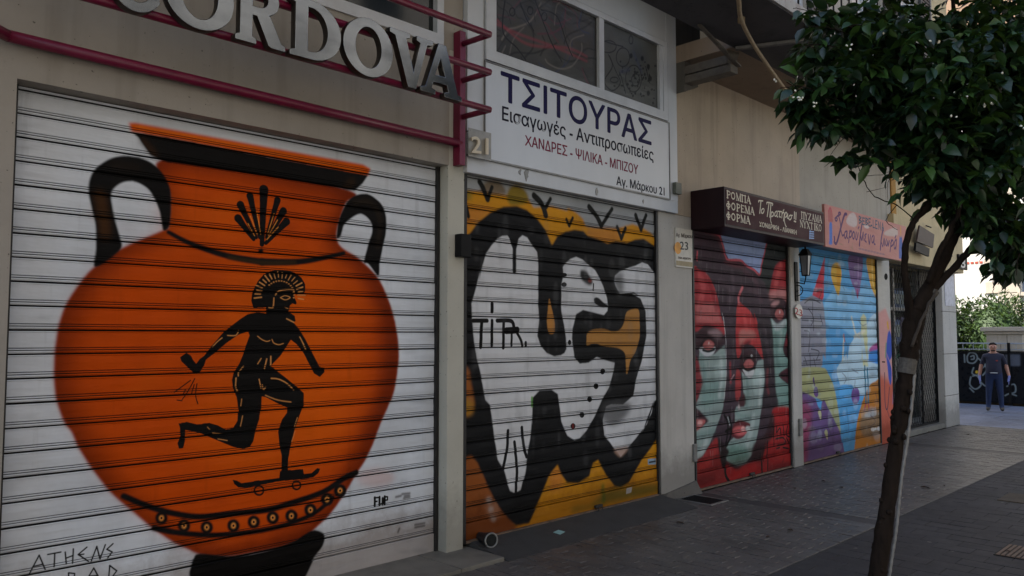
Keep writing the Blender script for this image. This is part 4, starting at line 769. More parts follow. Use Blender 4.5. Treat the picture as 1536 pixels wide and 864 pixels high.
# cement patch where the pier meets the pavement
pm = MB().add([(7.36,-0.02,0.0),(8.03,-0.09,0.0),(8.05,0.02,0.0),(7.36,0.02,0.0),(7.45,-0.012,0.075),(7.80,-0.03,0.11),(8.018,-0.02,0.14),(8.018,0.02,0.14),(7.40,0.02,0.075)], [(0,1,6,5,4),(1,2,7,6),(3,0,4,8),(4,5,6,7,8)])
pm.build('cement_foot', M_['concrete'], b23)
box('wall', V, b23, 7.66, 10.9, -0.002, 0.5, 3.205, 4.96)
box('wall', M_['wall23grey'], b23, 10.9, 14.5, 0.004, 0.5, 3.205, 4.96)
MB().box(10.492, 10.778, -0.03, 0.5, 0.0, 3.205, b=0.01).build('column', M_['pier'], b23)
MB().box(13.776, 14.33, -0.004, 0.5, 0.0, 3.205, b=0.006).build('painted_pillar', M_['art_pillar'], b23)
box('overhang_soffit', M_['soffit_brown'], b23, 7.66, 14.5, -0.77, 0.5, 4.96, 5.16)
bal = MB().slab([(5.9,-0.772),(5.9,-1.62),(10.1,-1.62),(9.557,-0.772)], 4.96, 5.08).build('balcony_slab', M_['slab_dark'], b23)
MB().slab([(5.9,-1.62),(5.9,-1.64),(10.13,-1.64),(10.1,-1.62)], 4.975, 5.10).build('slab_edge', M_['slab_edge'], bal)
bb = MB(); bb.tube([(7.68,-0.80,4.945),(8.05,-1.6,4.945)], 0.03, 6); bb.build('drip_moulding', M_['grey_metal'], bal)
# broken plaster and a concrete beam end by the cladding
MB().prism([(7.66,4.60),(7.95,4.72),(7.9,4.958),(7.66,4.958)], -0.16, -0.004).build('broken_plaster', M_['concrete'], b23)
rl = MB()
for k in range(19): rl.box(6.0+k*0.215, 6.015+k*0.215, -1.60, -1.585, 5.09, 6.0)
rl.box(5.95, 10.05, -1.605, -1.58, 6.0, 6.03); rl.build('balcony_railing', M_['black_metal'], b23)
storey_front(b23, 7.66, 14.5, -0.77, 5.16, 8.2, M_['wall23grey'], [9.0, 11.6, 13.2], 1.15, 5.25, 2.3)
storey_front(b23, 7.66, 14.5, -0.77, 8.2, 11.2, M_['wall23grey'], [9.0, 11.6, 13.2], 1.15, 8.4, 2.2)
box('wall', M_['wall23grey'], b23, 7.66, 14.5, -0.77, 0.5, 11.2, 13.6)
box('core', M_['concrete'], b23, 7.66, 14.33, 0.52, 11, 0.0, 13.6)

bY = thing('corner_building', 'pale yellow corner building with ochre strip and lattice fronted shop', 'building', (16.3, 0, 0))
Yw = M_['yellow_wall']
MB().box(17.15, 18.02, -0.01, 0.55, 0.0, 3.12, b=0.012).build('corner_pillar', M_['pier'], bY)
for z in (0.62, 1.45, 2.3): box('joint', M_['concrete'], bY, 17.148, 18.022, -0.013, 0.02, z, z+0.012)
MB().box(14.34, 18.30, -0.10, 0.6, 3.12, 3.95, b=0.01).build('fascia', Yw, bY)
box('wall', Yw, bY, 14.72, 18.1, 0.0, 0.5, 3.95, 13.6); box('ochre_strip', M_['ochre'], bY, 14.505, 14.72, -0.02, 0.5, 3.95, 13.6)
box('core', M_['concrete'], bY, 14.34, 18.1, 2.6, 11, 0.0, 13.6); box('shop_ceiling', M_['concrete'], bY, 14.34, 18.1, 0.6, 2.6, 3.2, 3.95); box('side_wall', Yw, bY, 17.6, 18.1, 0.56, 2.6, 0.0, 3.2); box('upper_core', M_['concrete'], bY, 14.34, 18.1, 0.52, 2.6, 3.96, 13.6)
MB().box(14.335, 17.15, 0.02, 0.4, 0.0, 0.10, b=0.005).build('threshold', M_['marble'], bY)
# shop window behind the lattice with stock on show
sg = MB(); sg.box(14.4, 14.46, 0.42, 0.48, 0.1, 3.1); sg.box(15.7, 15.78, 0.42, 0.48, 0.1, 3.1); sg.box(17.05, 17.13, 0.42, 0.48, 0.1, 3.1); sg.box(14.46, 17.05, 0.425, 0.475, 2.3, 2.36); sg.box(14.46, 17.05, 0.425, 0.475, 0.1, 0.2)
sgo = sg.build('shop_window', M_['grey_metal'], bY)
tg = NT('clear_shop_glass'); tg.p.inputs['Roughness'].default_value = 0.04; tg.p.inputs['Base Color'].default_value = (0.02,0.03,0.03,1)
tp = tg.node('ShaderNodeBsdfTransparent'); tp.inputs[0].default_value = (0.9,0.93,0.93,1); tm = tg.node('ShaderNodeMixShader'); tm.inputs[0].default_value = 0.12; tg.l(tp.outputs[0], tm.inputs[1]); tg.l(tg.p.outputs[0], tm.inputs[2]); tg.l(tm.outputs[0], tg.out.inputs[0]); M_['glass'] = tg.m
for a, b in ((14.46,15.7),(15.78,17.05)):
    box('pane', M_['glass'], sgo, a, b, 0.445, 0.453, 0.2, 2.3); box('pane', M_['glass'], sgo, a, b, 0.445, 0.453, 2.36, 3.1)
box('floor', M_['channel'], bY, 14.34, 17.6, 0.4, 2.6, 0.0, 0.1)

# building across the street (never in the picture; it closes the street and takes light from the shop fronts)
bo = thing('opposite_building', 'grey apartment building across the street behind the photographer', 'building', (6, -11, 0))
def opp(x0, x1, z1):
    m = MB().box(x0, x1, -19, -11, 0, z1).build('wall', M_['opp'], bo)
M_['opp'] = plaster('grey_apartment_plaster', (150,146,140), amt=0.5)
opp(-16, 3.0, 21.0); MB().box(3.0, 13.5, -19, -11.004, 0, 12.0).build('wall', M_['opp'], bo)
for z in (3.8, 6.8, 9.8):
    for k in range(9):
        x = -14+k*3.1; MB().box(x, x+1.3, -11.02, -10.99, z, z+1.7).build('window', M_['glass_dark'], bo)
# ------------------------------------------------------------------ roller shutters
M_['joint'] = simple('shade_dark_recess', (20,19,18), 0.7, 0, 0.3, 10, spec=0.2)  # near-black puts groove shade into the colour; also used under grate bars
def slat_mesh(name, x0, x1, pitch, mat, Y):
    """interlocking steel slat: flat face, stepped lips and a deep joint groove; origin at its lower edge"""
    p = pitch
    prof = [(0.034, 0.0), (0.034, 0.002), (0.003, 0.0045), (-0.002, 0.012), (-0.001, 0.018), (0.007, 0.0195), (0.007, 0.0235), (-0.001, 0.0245), (-0.001, 0.0315), (0.006, 0.0325), (0.006, 0.0355), (-0.0005, 0.038), (-0.002, p*0.6), (0.0, p*0.885), (0.003, p*0.893), (-0.001, p*0.90), (-0.002, p*0.925), (0.002, p*0.958), (0.034, p*0.960), (0.034, p)]
    v = []; f = []; n = len(prof)
    for y, z in prof: v += [(x0, y, z), (x1, y, z)]
    for i in range(n-1): f.append((2*i, 2*i+1, 2*i+3, 2*i+2))
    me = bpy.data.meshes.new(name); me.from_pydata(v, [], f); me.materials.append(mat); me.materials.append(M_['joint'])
    for i, q in enumerate(me.polygons): q.material_index = 1 if (i < 2 or i >= n-3 or i in (5, 9)) else 0  # groove and lip recess faces take the shade colour
    return me
def roller_shutter(S, mat, label, lock_x=None, bottom=None):
    xm = (S['x0']+S['x1'])/2; Y = S['Y']
    r = thing('roller_shutter', label, 'shutter', (xm, Y, 0), 'graffiti roller shutters along the shop row')
    g = 0.035
    me = slat_mesh('slat', S['x0']+g-xm, S['x1']-g-xm, S['pitch'], mat, Y)
    z = S['first'] - S['pitch'] + S['pitch']*0.0
    tops = []
    z = S['first']
    while z < S['top']: z += S['pitch']
    z -= S['pitch']
    while z > S['z0'] + 0.06:
        o = link('slat', me, r, (random.uniform(-0.0015, 0.0015), random.uniform(-0.001, 0.001), z)); bent = random.random() < 0.16; o.location.y += 0.004*bent; o.rotation_euler = (random.uniform(-0.016, 0.016)*(2.2 if bent else 1), random.uniform(-0.0007, 0.0007), 0)
        z -= S['pitch']
    zb = z + S['pitch']
    MB().box(S['x0']+g, S['x1']-g, Y-0.012, Y+0.03, S['z0'], zb-0.002, b=0.004).build('bottom_bar', [bottom or mat], r)
    MB().box(S['x0']+g, S['x1']-g, Y-0.03, Y+0.01, S['z0']-0.022, S['z0']-0.001).build('foot_angle', M_['rusty'], r)
    for a in (S['x0'], S['x1']-g):
        MB().box(a, a+g-0.004, Y-0.028, Y-0.012, S['z0']-0.02, S['top']).box(a, a+0.006, Y-0.012, Y+0.05, S['z0']-0.02, S['top']).build('guide_rail', M_['dark_rail'], r)
    MB().box(S['x0']+0.006, S['x1']-0.006, Y+0.02, Y+0.3, S['top']-0.045, S['top']-0.002).build('roller_housing', M_['dark_rail'], r)
    if lock_x is not None:
        l = MB().box(lock_x-0.055, lock_x+0.055, Y-0.035, Y-0.0125, S['z0']+0.012, S['z0']+0.04); l.tube([(lock_x-0.03, Y-0.045, S['z0']+0.02), (lock_x-0.03, Y-0.05, S['z0']-0.012), (lock_x+0.03, Y-0.05, S['z0']-0.012), (lock_x+0.03, Y-0.045, S['z0']+0.02)], 0.006, 6)
        l.build('lock', M_['dark_rail'], r)
    return r
roller_shutter(S1, M_['art1'], 'white roller shutter painted with an orange vase and a running black skateboarder', None)
roller_shutter(S2, M_['art2'], 'roller shutter painted with white ghostly heads in thick black outline on ochre', 6.25)
roller_shutter(S3, M_['art3'], 'roller shutter painted with three red and grey green faces', 9.35)
roller_shutter(S4, M_['art4'], 'light blue roller shutter painted with a castle tower and yellow and purple balloons', 12.0)
# recess linings (head and cheek behind the opening of the white shutter)
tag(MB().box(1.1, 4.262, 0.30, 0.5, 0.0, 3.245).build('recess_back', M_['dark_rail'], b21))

# ------------------------------------------------------------------ steel letters on burgundy tubes
def tubeline(mb, pts, r=0.028): return mb.tube(pts, r, 10)
sg_ = thing('letter_sign', 'brushed steel capital letters on burgundy tubes above the white vase shutter', 'sign', (2.7, -0.05, 3.4))
YR = -0.40; XP = 4.345
for z in (4.29, 3.972, 3.658):
    MB().tube([(-6.0, YR, z), (2.0, YR, z), (XP+0.02, YR, z)], 0.027, 10).build('tube_rail', M_['burgundy'], sg_, True)
    MB().tube([(XP+0.02, YR, z), (XP, -0.07, z)], 0.024, 10).build('return_arm', M_['burgundy'], sg_, True)
MB().box(XP-0.035, XP+0.03, -0.09, -0.004, 3.245, 4.40, b=0.004).build('post', M_['burgundy'], sg_)
lr = MB().tube([(1.03, -0.06, 3.455), (XP, -0.06, 3.432)], 0.034, 10).build('lower_rail', M_['burgundy'], sg_, True)
MB().tube([(1.03, -0.06, 3.455), (0.70, -0.40, 3.44), (-3.0, -0.40, 3.44)], 0.034, 10).build('lower_rail', M_['burgundy'], sg_, True)
def ring(cx, cz, ro, rz, ri, rzi, n=36):
    return [(cx+ro*math.cos(t), cz+rz*math.sin(t)) for t in np.linspace(0, 2*math.pi, n, endpoint=False)], [(cx+ri*math.cos(t), cz+rzi*math.sin(t)) for t in np.linspace(0, 2*math.pi, n, endpoint=False)]
def letter(ch, x0, x1, z0, z1):
    """serif capital as outline(s) + holes, extruded from the tubes"""
    w, h = x1-x0, z1-z0
    U = lambda q: [(x0+a*w, z0+b*h) for a, b in q]
    if ch == 'O': outer, hole = ring((x0+x1)/2, (z0+z1)/2, w/2, h/2, w*0.27, h*0.36)
    elif ch == 'C':
        o = [(0.5+0.5*math.cos(t), 0.5+0.5*math.sin(t)) for t in np.linspace(0.62, 2*math.pi-0.62, 30)]; i = [(0.52+0.30*math.cos(t), 0.5+0.37*math.sin(t)) for t in np.linspace(2*math.pi-0.75, 0.75, 26)]
        outer, hole = U(o + [(0.86,0.30)] + i + [(0.86,0.70),(0.86,0.98)]), None
    elif ch == 'D':
        arc = [(0.42+0.58*math.cos(t), 0.5+0.5*math.sin(t)) for t in np.linspace(-math.pi/2, math.pi/2, 18)]; arci = [(0.40+0.34*math.cos(t), 0.5+0.38*math.sin(t)) for t in np.linspace(-math.pi/2, math.pi/2, 16)]
        outer = U([(0,0)]+arc+[(0,1),(0,0.93),(0.10,0.90),(0.10,0.10),(0,0.07)]); hole = U([(0.33,0.12)]+arci+[(0.33,0.88)])
    elif ch == 'R':
        bowl = [(0.50+0.36*math.cos(t), 0.745+0.255*math.sin(t)) for t in np.linspace(math.pi/2, -math.pi/2.6, 14)]; bi = [(0.45+0.20*math.cos(t), 0.745+0.155*math.sin(t)) for t in np.linspace(-math.pi/2, math.pi/2, 12)]
        outer = U([(0,0),(0.40,0),(0.40,0.07),(0.32,0.10),(0.32,0.46),(0.42,0.46),(0.66,0.03),(0.72,0),(1.0,0),(1.0,0.07),(0.92,0.10),(0.68,0.50)]+bowl[::-1]+[(0,1),(0,0.93),(0.09,0.90),(0.09,0.10),(0,0.07)]); hole = U([(0.32,0.59)]+bi+[(0.32,0.90)])
    elif ch == 'V':
        outer = U([(0.42,0),(0.60,0),(0.86,0.90),(1.0,0.93),(1.0,1),(0.62,1),(0.62,0.93),(0.71,0.90),(0.545,0.27),(0.36,0.90),(0.45,0.93),(0.45,1),(0,1),(0,0.93),(0.12,0.90)]); hole = None
    else:
        outer = U([(0,0),(0.34,0),(0.34,0.07),(0.25,0.10),(0.29,0.24),(0.64,0.24),(0.68,0.10),(0.58,0.07),(0.58,0),(1.0,0),(1.0,0.07),(0.90,0.10),(0.60,1),(0.42,1),(0.11,0.10),(0,0.07)]); hole = U([(0.33,0.37),(0.60,0.37),(0.475,0.74)])
    cu = bpy.data.curves.new('letter_outline', 'CURVE'); cu.dimensions = '2D'; cu.fill_mode = 'BOTH'; cu.extrude = 0.028; cu.bevel_depth = 0.003; cu.bevel_resolution = 1
    for q in (outer, hole):
        if q is None: continue
        s = cu.splines.new('POLY'); s.points.add(len(q)-1); s.use_cyclic_u = True
        for pt, (a, b) in zip(s.points, q): pt.co = (a, b, 0, 1)
    tmp = bpy.data.objects.new('tmp', cu); COL.objects.link(tmp); dg = bpy.context.evaluated_depsgraph_get(); dg.update()
    me = bpy.data.meshes.new_from_object(tmp.evaluated_get(dg)); bpy.data.objects.remove(tmp); bpy.data.curves.remove(cu)
    me.name = 'letter'; me.materials.clear(); me.materials.append(M_['steel']); me.materials.append(M_['steel_side'])
    oz = ORG[sg_.name]
    for v in me.vertices: v.co = Vector((v.co.x-oz[0], -v.co.z-0.464-oz[1], v.co.y-oz[2]))
    me.update()
    for p in me.polygons: p.material_index = 0 if abs(p.normal.y) > 0.6 else 1
    return link('letter', me, sg_)
YL = -0.50
def lx(px, py): return P(px, py, YL)[0]
LB, LT = 3.625, 4.02
for ch, xa, ya, xb, yb in (('C',160,10,248,20),('O',247,20,351,30),('R',354,60,428,70),('D',436,70,512,70),('O',516,75,590,80),('V',586,60,650,70),('A',632,140,693,158)):
    letter(ch, lx(xa, ya), lx(xb, yb), LB-(0.008 if ch in 'OC' else 0), LT+(0.008 if ch in 'OC' else 0))

# ------------------------------------------------------------------ text helper
from mathutils.geometry import tessellate_polygon
_cap = {}
def glyph_shapes(s):
    """outlines of a line of text: list of (outer, [holes]) in font units"""
    cu = bpy.data.curves.new('t', 'FONT'); cu.body = s; cu.size = 1.0
    o = bpy.data.objects.new('tmp', cu); COL.objects.link(o); dg = bpy.context.evaluated_depsgraph_get(); dg.update()
    c2_ = o.to_curve(dg, apply_modifiers=False); polys = []
    for sp in c2_.splines:
        bp = sp.bezier_points; n = len(bp); q = []
        for i in range(n):
            p0, p1 = bp[i], bp[(i+1) % n]
            if (p0.handle_right-p0.co).length < 1e-5 and (p1.handle_left-p1.co).length < 1e-5: q.append(p0.co.xy.copy()); continue
            for k in range(5):
                t = k/5; u = 1-t; q.append((p0.co*u**3+p0.handle_right*3*u*u*t+p0.handle_left*0+p1.handle_left*3*u*t*t+p1.co*t**3).xy)
        out = []
        for p in q:
            if not out or (p-out[-1]).length > 1e-4: out.append(p)
        if len(out) > 2: polys.append(out)
    o.to_curve_clear(); bpy.data.objects.remove(o); bpy.data.curves.remove(cu)
    area = lambda q: 0.5*sum(q[i].x*q[(i+1) % len(q)].y-q[(i+1) % len(q)].x*q[i].y for i in range(len(q)))
    def inside(p, q):
        c = False
        for i in range(len(q)):
            a_, b_ = q[i], q[i-1]
            if (a_.y > p.y) != (b_.y > p.y) and p.x < (b_.x-a_.x)*(p.y-a_.y)/(b_.y-a_.y)+a_.x: c = not c
        return c
    outs, holes = [], []                                         # a hole runs the other way round and lies wholly inside its outline
    for h in polys:
        home = [q for q in polys if q is not h and area(q)*area(h) < 0 and abs(area(q)) > abs(area(h)) and all(inside(p, q) for p in h[::2])]
        if home: holes.append((h, min(home, key=lambda q: abs(area(q)))))
        else: outs.append((h, []))
    for h, home in holes:
        for q, hs_ in outs:
            if q is home: hs_.append(h)
    return outs
def cap_h():
    if 'h' not in _cap: _cap['h'] = max(p.y for q, _ in glyph_shapes('H') for p in q)
    return _cap['h']
def text_on(s, Y, bl, br, cap_px, mat, parent, bold=0.012, name='lettering', th=0.002):
    """word(s) on a plane parallel to the facade: baseline from pixel bl to br, capitals cap_px tall at bl"""
    sh_ = glyph_shapes(s); a, b, c = P(*bl, Y), P(*br, Y), P(bl[0], bl[1]-cap_px, Y); H = c[2]-a[2]
    xs = [p.x for q, _ in sh_ for p in q]; x0, x1 = min(xs), max(xs); k = (b[0]-a[0])/(x1-x0); dz = (b[2]-a[2])/(b[0]-a[0]); m = MB(); d = bold*H*0.9; sh_.sort(key=lambda t: min(p.x for p in t[0])); far = None
    for gi, (q, hs_) in enumerate(sh_):
        if far is not None and min(p.x for p in q) > far+0.16: m.build(name, mat, parent); m = MB()      # next word
        far = max(far or -9, max(p.x for p in q))
        loops = [q]+hs_; tri = tessellate_polygon([[(p.x, p.y, 0) for p in l] for l in loops]); flat = [p for l in loops for p in l]
        for i, (sx, sz) in enumerate(((0,0),(1,0),(-1,0),(0,1),(0,-1)) if bold else ((0,0),)):
            yf = Y-th-0.00012*i-0.00005*(gi % 3); w = [(a[0]+(p.x-x0)*k+sx*d, a[2]+dz*(p.x-x0)*k+p.y/cap_h()*H+sz*d) for p in flat]
            m.add([(p[0], yf, p[1]) for p in w], [t if ((w[t[1]][0]-w[t[0]][0])*(w[t[2]][1]-w[t[0]][1])-(w[t[2]][0]-w[t[0]][0])*(w[t[1]][1]-w[t[0]][1])) > 0 else t[::-1] for t in tri])
            o_ = 0
            for l in loops:
                n = len(l); m.add([(p[0], yf, p[1]) for p in w[o_:o_+n]]+[(p[0], Y-0.0001, p[1]) for p in w[o_:o_+n]], [(j, (j+1) % n, (j+1) % n+n, j+n) for j in range(n)]); o_ += n
    return m.build(name, mat, parent)

# ------------------------------------------------------------------ white signboard and slider window of the clad bay
YS = -0.062
sb = thing('signboard', 'white signboard with navy and crimson Greek lettering above the ghost shutter', 'signboard', (6.05, YS, 3.345))
MB().box(4.63, 7.475, YS, -0.012, 3.352, 4.215, b=0.004).build('panel', M_['signwhite'], sb)
fr = MB().box(4.62, 7.485, YS-0.008, -0.012, 3.338, 3.352).box(4.62, 4.6295, YS-0.008, -0.012, 3.352, 4.225).box(7.4755, 7.485, YS-0.008, -0.012, 3.352, 4.225).box(4.63, 7.475, YS-0.008, -0.012, 4.2155, 4.225)
fr.build('frame', M_['grey_metal'], sb)
s4 = lambda x, y: (740+x/4.115, 90+y/4.115)
text_on('ΤΣΙΤΟΥΡΑΣ', YS, s4(48,247), s4(974,524), 165/4.115, M_['navy'], sb, 0.028)
text_on('Εισαγωγές - Αντιπροσωπείες', YS, s4(55,370), s4(988,622), 80/4.115, M_['ink'], sb, 0.02)
text_on('XΑΝΔΡΕΣ - ΨΙΛΙΚΑ - ΜΠΙΖΟΥ', YS, s4(195,526), s4(893,706), 62/4.115, M_['crimson'], sb, 0.012)
text_on('Αγ. Μάρκου 21', YS, s4(760,770), s4(1056,836), 50/4.115, M_['ink'], sb, 0.022)
for x, y, r in ((780,258,3),(790,262,5),(895,288,4),(735,0,0),(965,302,2)):
    if r:
        c = P(x, y, -0.0525); rr = r*0.0062; MB().prism([(c[0]+rr*random.uniform(0.5,1.2)*math.cos(t), c[2]+rr*random.uniform(0.8,2.2)*math.sin(t)) for t in np.linspace(0, 6.28, 11, endpoint=False)], -0.0545, -0.05).build('torn_patch', M_['grey_metal'], clo)
sw = thing('sliding_window', 'white framed sliding window with scribbled panes above the white signboard', 'window', (6.05, -0.05, 4.23))
f = MB(); zb, zt, zp = 4.235, 5.14, 4.335
f.box(4.63, 7.45, -0.075, 0.015, zb, zp, b=0.004); f.box(4.63, 7.45, -0.075, 0.015, 5.08, zt, b=0.004); f.box(4.63, 4.72, -0.074, 0.015, zp, 5.08); f.box(7.37, 7.45, -0.074, 0.015, zp, 5.08)
f.build('frame', M_['alu'], sw)
l1 = MB().box(6.22, 6.30, -0.07, -0.01, zp, 5.08, b=0.003).box(4.722, 4.76, -0.066, -0.012, zp, 5.08).box(7.30, 7.368, -0.066, -0.012, zp, 5.08).build('sash', M_['alu'], sw)
box('pane', M_['pane_left'], sw, 4.762, 6.218, -0.034, -0.026, zp+0.001, 5.079); box('pane', M_['pane_right'], sw, 6.302, 7.298, -0.034, -0.026, zp+0.001, 5.079)
box('track', M_['dark_rail'], sw, 7.452, 7.458, -0.07, 0.01, zb, zt)

# ------------------------------------------------------------------ maroon box sign, pink sign
ms = thing('box_sign', 'maroon box sign with cream Greek lettering above the faces shutter', 'sign', (9.33, -0.22, 3.05))
MB().box(8.0, 10.665, -0.446, -0.004, 3.052, 3.515, b=0.006).build('case', M_['maroon_dark'], ms)
MB().box(8.03, 10.64, -0.4505, -0.4465, 3.085, 3.485).build('face', M_['art_maroon'], ms)
text_on('ΧΟΝΔΡΙΚΗ - ΛΙΑΝΙΚΗ', -0.4508, *[(1080+x/8.64, 270+y/8.64) for x, y in ((508,600),(992,708))], 6.6, M_['cream'], ms, 0.02)
ps = thing('painted_signboard', 'pink signboard with purple handwritten Greek lettering above the castle shutter', 'signboard', (12.4, -0.2, 3.05))
MB().box(10.80, 14.02, -0.40, -0.36, 3.055, 3.655, b=0.003).build('panel', M_['art_pink'], ps)
MB().box(10.80, 14.02, -0.36, -0.004, 3.10, 3.13).build('soffit_board', M_['grey_metal'], ps)
for x in (10.9, 12.4, 13.9): MB().box(x, x+0.04, -0.36, -0.004, 3.135, 3.17).build('bracket', M_['grey_metal'], ps)

# ------------------------------------------------------------------ number plates and small fittings
n21 = thing('house_number', 'clear house number plate reading 21 beside the white signboard', 'number plate', (4.55, -0.09, 3.33))
MB().box(4.40, 4.665, -0.10, -0.095, 3.33, 3.575).build('plate', M_['clear_plate'] if 'clear_plate' in M_ else M_['offwhite'], n21)
for x, z in ((4.42,3.35),(4.645,3.35),(4.42,3.555),(4.645,3.555)): MB().tube([(x,-0.1,z),(x,-0.05,z)], 0.006, 6).build('stand_off', M_['grey_metal'], n21)
text_on('21', -0.115, (706,229), (731,232), 24, M_['cream'], n21, 0.02, 'numeral', 0.014)
pq = thing('address_plaque', 'cream address plaque numbered 23 on the pier beside the faces shutter', 'plaque', (7.83, -0.02, 2.6))
box('plate', M_['offwhite'], pq, 7.655, 8.005, -0.016, -0.001, 2.60, 3.05)
text_on('Αγ. Μάρκου', -0.0165, (1014,355), (1038,357.5), 5.5, M_['brown_wood'], pq, 0.01); text_on('23', -0.0165, (1020,374), (1032,375), 11.5, M_['black'], pq, 0.02)
text_on('ΤΗΛ. ΚΕΝΤΡΟ', -0.0165, (1017,388), (1036,390), 3, M_['brown_wood'], pq, 0.01)
MB().box(7.66, 8.0, -0.0175, -0.0162, 2.615, 2.67).build('orange_band', M_['yellowed'], pq)
c = P(1017, 372, -0.017); MB().lathe((c[0], -0.0155, c[2]), (0,-1,0), [(0.07,0),(0.07,0.0015)], 18).build('orange_sticker', simple('orange_sticker', (222,150,40), 0.5), pq)
ov = thing('oval_number', 'white oval plate with red number 23 on the column beside the wall lantern', 'number plate', (10.66, -0.05, 2.1))
c = P(1198, 467, -0.06)
m = MB(); m.lathe((0,0,0), (0,-1,0), [(0.10,0),(0.10,0.006)], 20)
m.v = [(c[0]+p[0]*1.15, -0.06+p[1], c[2]+p[2]*1.0) for p in m.v]; m.build('plate', M_['offwhite'], ov)
text_on('23', -0.067, (1192.5,470.5), (1203.5,475), 9.5, M_['red'], ov, 0.02, 'numeral')
MB().tube([(c[0],-0.06,c[2]), (c[0],-0.03,c[2]+0.02)], 0.01, 6).build('fixing', M_['dark_rail'], ov)
# wall lantern
ln = thing('wall_lantern', 'black wall lantern with scroll bracket on the column beside the castle shutter', 'lantern', (10.63, -0.05, 2.4))
cx, cy, cz = 10.60, -0.20, 2.78
lm = MB(); hs = [(cx+sx*0.055, cy+sy*0.055, cz+0.15) for sx, sy in ((-1,-1),(1,-1),(1,1),(-1,1))]; ls = [(cx+sx*0.035, cy+sy*0.035, cz-0.13) for sx, sy in ((-1,-1),(1,-1),(1,1),(-1,1))]
for a, b in zip(hs, ls): lm.tube([a, b], 0.008, 6)
for q in (hs, ls): lm.tube(q+[q[0]], 0.008, 6)
lm.build('cage', M_['black_metal'], ln)
MB().add([(cx-0.075,cy-0.075,cz+0.15),(cx+0.075,cy-0.075,cz+0.15),(cx+0.075,cy+0.075,cz+0.15),(cx-0.075,cy+0.075,cz+0.15),(cx-0.03,cy-0.03,cz+0.24),(cx+0.03,cy-0.03,cz+0.24),(cx+0.03,cy+0.03,cz+0.24),(cx-0.03,cy+0.03,cz+0.24)], [(0,3,2,1),(4,5,6,7),(0,1,5,4),(1,2,6,5),(2,3,7,6),(3,0,4,7)]).tube([(cx,cy,cz+0.24),(cx,cy,cz+0.30)], 0.012, 6).build('cap', M_['black_metal'], ln)
for i in range(4):
    a, b, c_, d = hs[i], hs[(i+1)%4], ls[(i+1)%4], ls[i]; MB().add([a,b,c_,d], [(0,1,2,3)]).build('pane', M_['lamp_glass'], ln)
MB().box(10.60, 10.68, -0.05, -0.031, 2.30, 2.85).build('wall_plate', M_['black_metal'], ln)
sc = MB(); sc.tube([(10.64,-0.05,2.56),(10.68,-0.14,2.54),(cx,cy,cz-0.16),(cx,cy,cz-0.13)], 0.009, 6)
sc.tube([(10.64+0.0*t, -0.05-0.10*math.sin(t)*(1-t/9), 2.44-0.09*math.cos(t)*(1-t/9)+0.02) for t in np.linspace(0, 7.5, 22)], 0.007, 6); sc.build('scroll_bracket', M_['black_metal'], ln, True)
# black box on the cream pillar; greenish bell box; lock boxes
jb = MB().box(4.335, 4.452, -0.085, -0.002, 2.47, 2.665, b=0.008).build('junction_box', M_['black_metal']); tag(jb, 'small black metal box on the cream pillar between the first two shutters', 'box')
gb = MB().box(7.55, 7.668, -0.10, -0.052, 3.42, 3.55, b=0.005).build('meter_box', simple('faded_green_box', (104,106,94), 0.6)); tag(gb, 'small faded green box on the lower right corner of the white cladding', 'box')
lk = MB().box(7.965, 8.03, -0.03, -0.001, 0.36, 0.56, b=0.004).build('lock_box', M_['grey_metal']); tag(lk, 'worn metal lock box low on the pier beside the faces shutter', 'box')
lk2 = MB().box(10.62, 10.70, -0.06, -0.031, 0.42, 0.66, b=0.004).build('lock_box', M_['grey_metal']); tag(lk2, 'grey lock box low on the column between faces and castle shutters', 'box')
# number sign at the corner fascia
cs = thing('corner_number', 'small dark number sign at the end of the corner fascia', 'sign', (18.15, -0.12, 3.2))
a, b = P(1438, 403, -0.13), P(1450, 384, -0.13)
MB().box(a[0], b[0], -0.14, -0.102, a[2], b[2], b=0.006).build('plate', M_['black_metal'], cs); text_on('8', -0.141, (1441,401), (1448,402), 14, M_['offwhite'], cs, 0.02, 'numeral')
nt = MB().box(17.3, 17.9, -0.02, -0.0115, 2.42, 3.05).build('notice_sheet', simple('pale_notice', (176,178,188), 0.5, 0, 0.3, 12)); tag(nt, 'pale paper notice at the top of the corner pillar', 'notice')
# hanging boards on the yellow wall
hb = thing('hanging_boards', 'brown and black boards hung at a tilt on the yellow wall above the lattice', 'board', (15.7, -0.15, 3.4))
A = [P(x, y, -0.2) for x, y in ((1378,338),(1400,352),(1398,372),(1374,362))]; MB().prism([(p[0], p[2]) for p in A], -0.22, -0.19).build('brown_board', M_['brown_wood'], hb)
A = [P(x, y, -0.2) for x, y in ((1372,364),(1392,373),(1391,385),(1371,376))]; MB().prism([(p[0], p[2]) for p in A], -0.23, -0.19).build('black_board', M_['black_metal'], hb)
A = [P(x, y, -0.2) for x, y in ((1412,375),(1428,384),(1420,390))]; MB().prism([(p[0], p[2]) for p in A], -0.22, -0.19).build('brown_flap', M_['brown_wood'], hb)
MB().tube([(15.3,-0.2,3.9),(15.3,-0.102,3.94)], 0.012, 6).tube([(16.0,-0.2,3.85),(16.0,-0.102,3.9)], 0.012, 6).build('hook', M_['dark_rail'], hb)

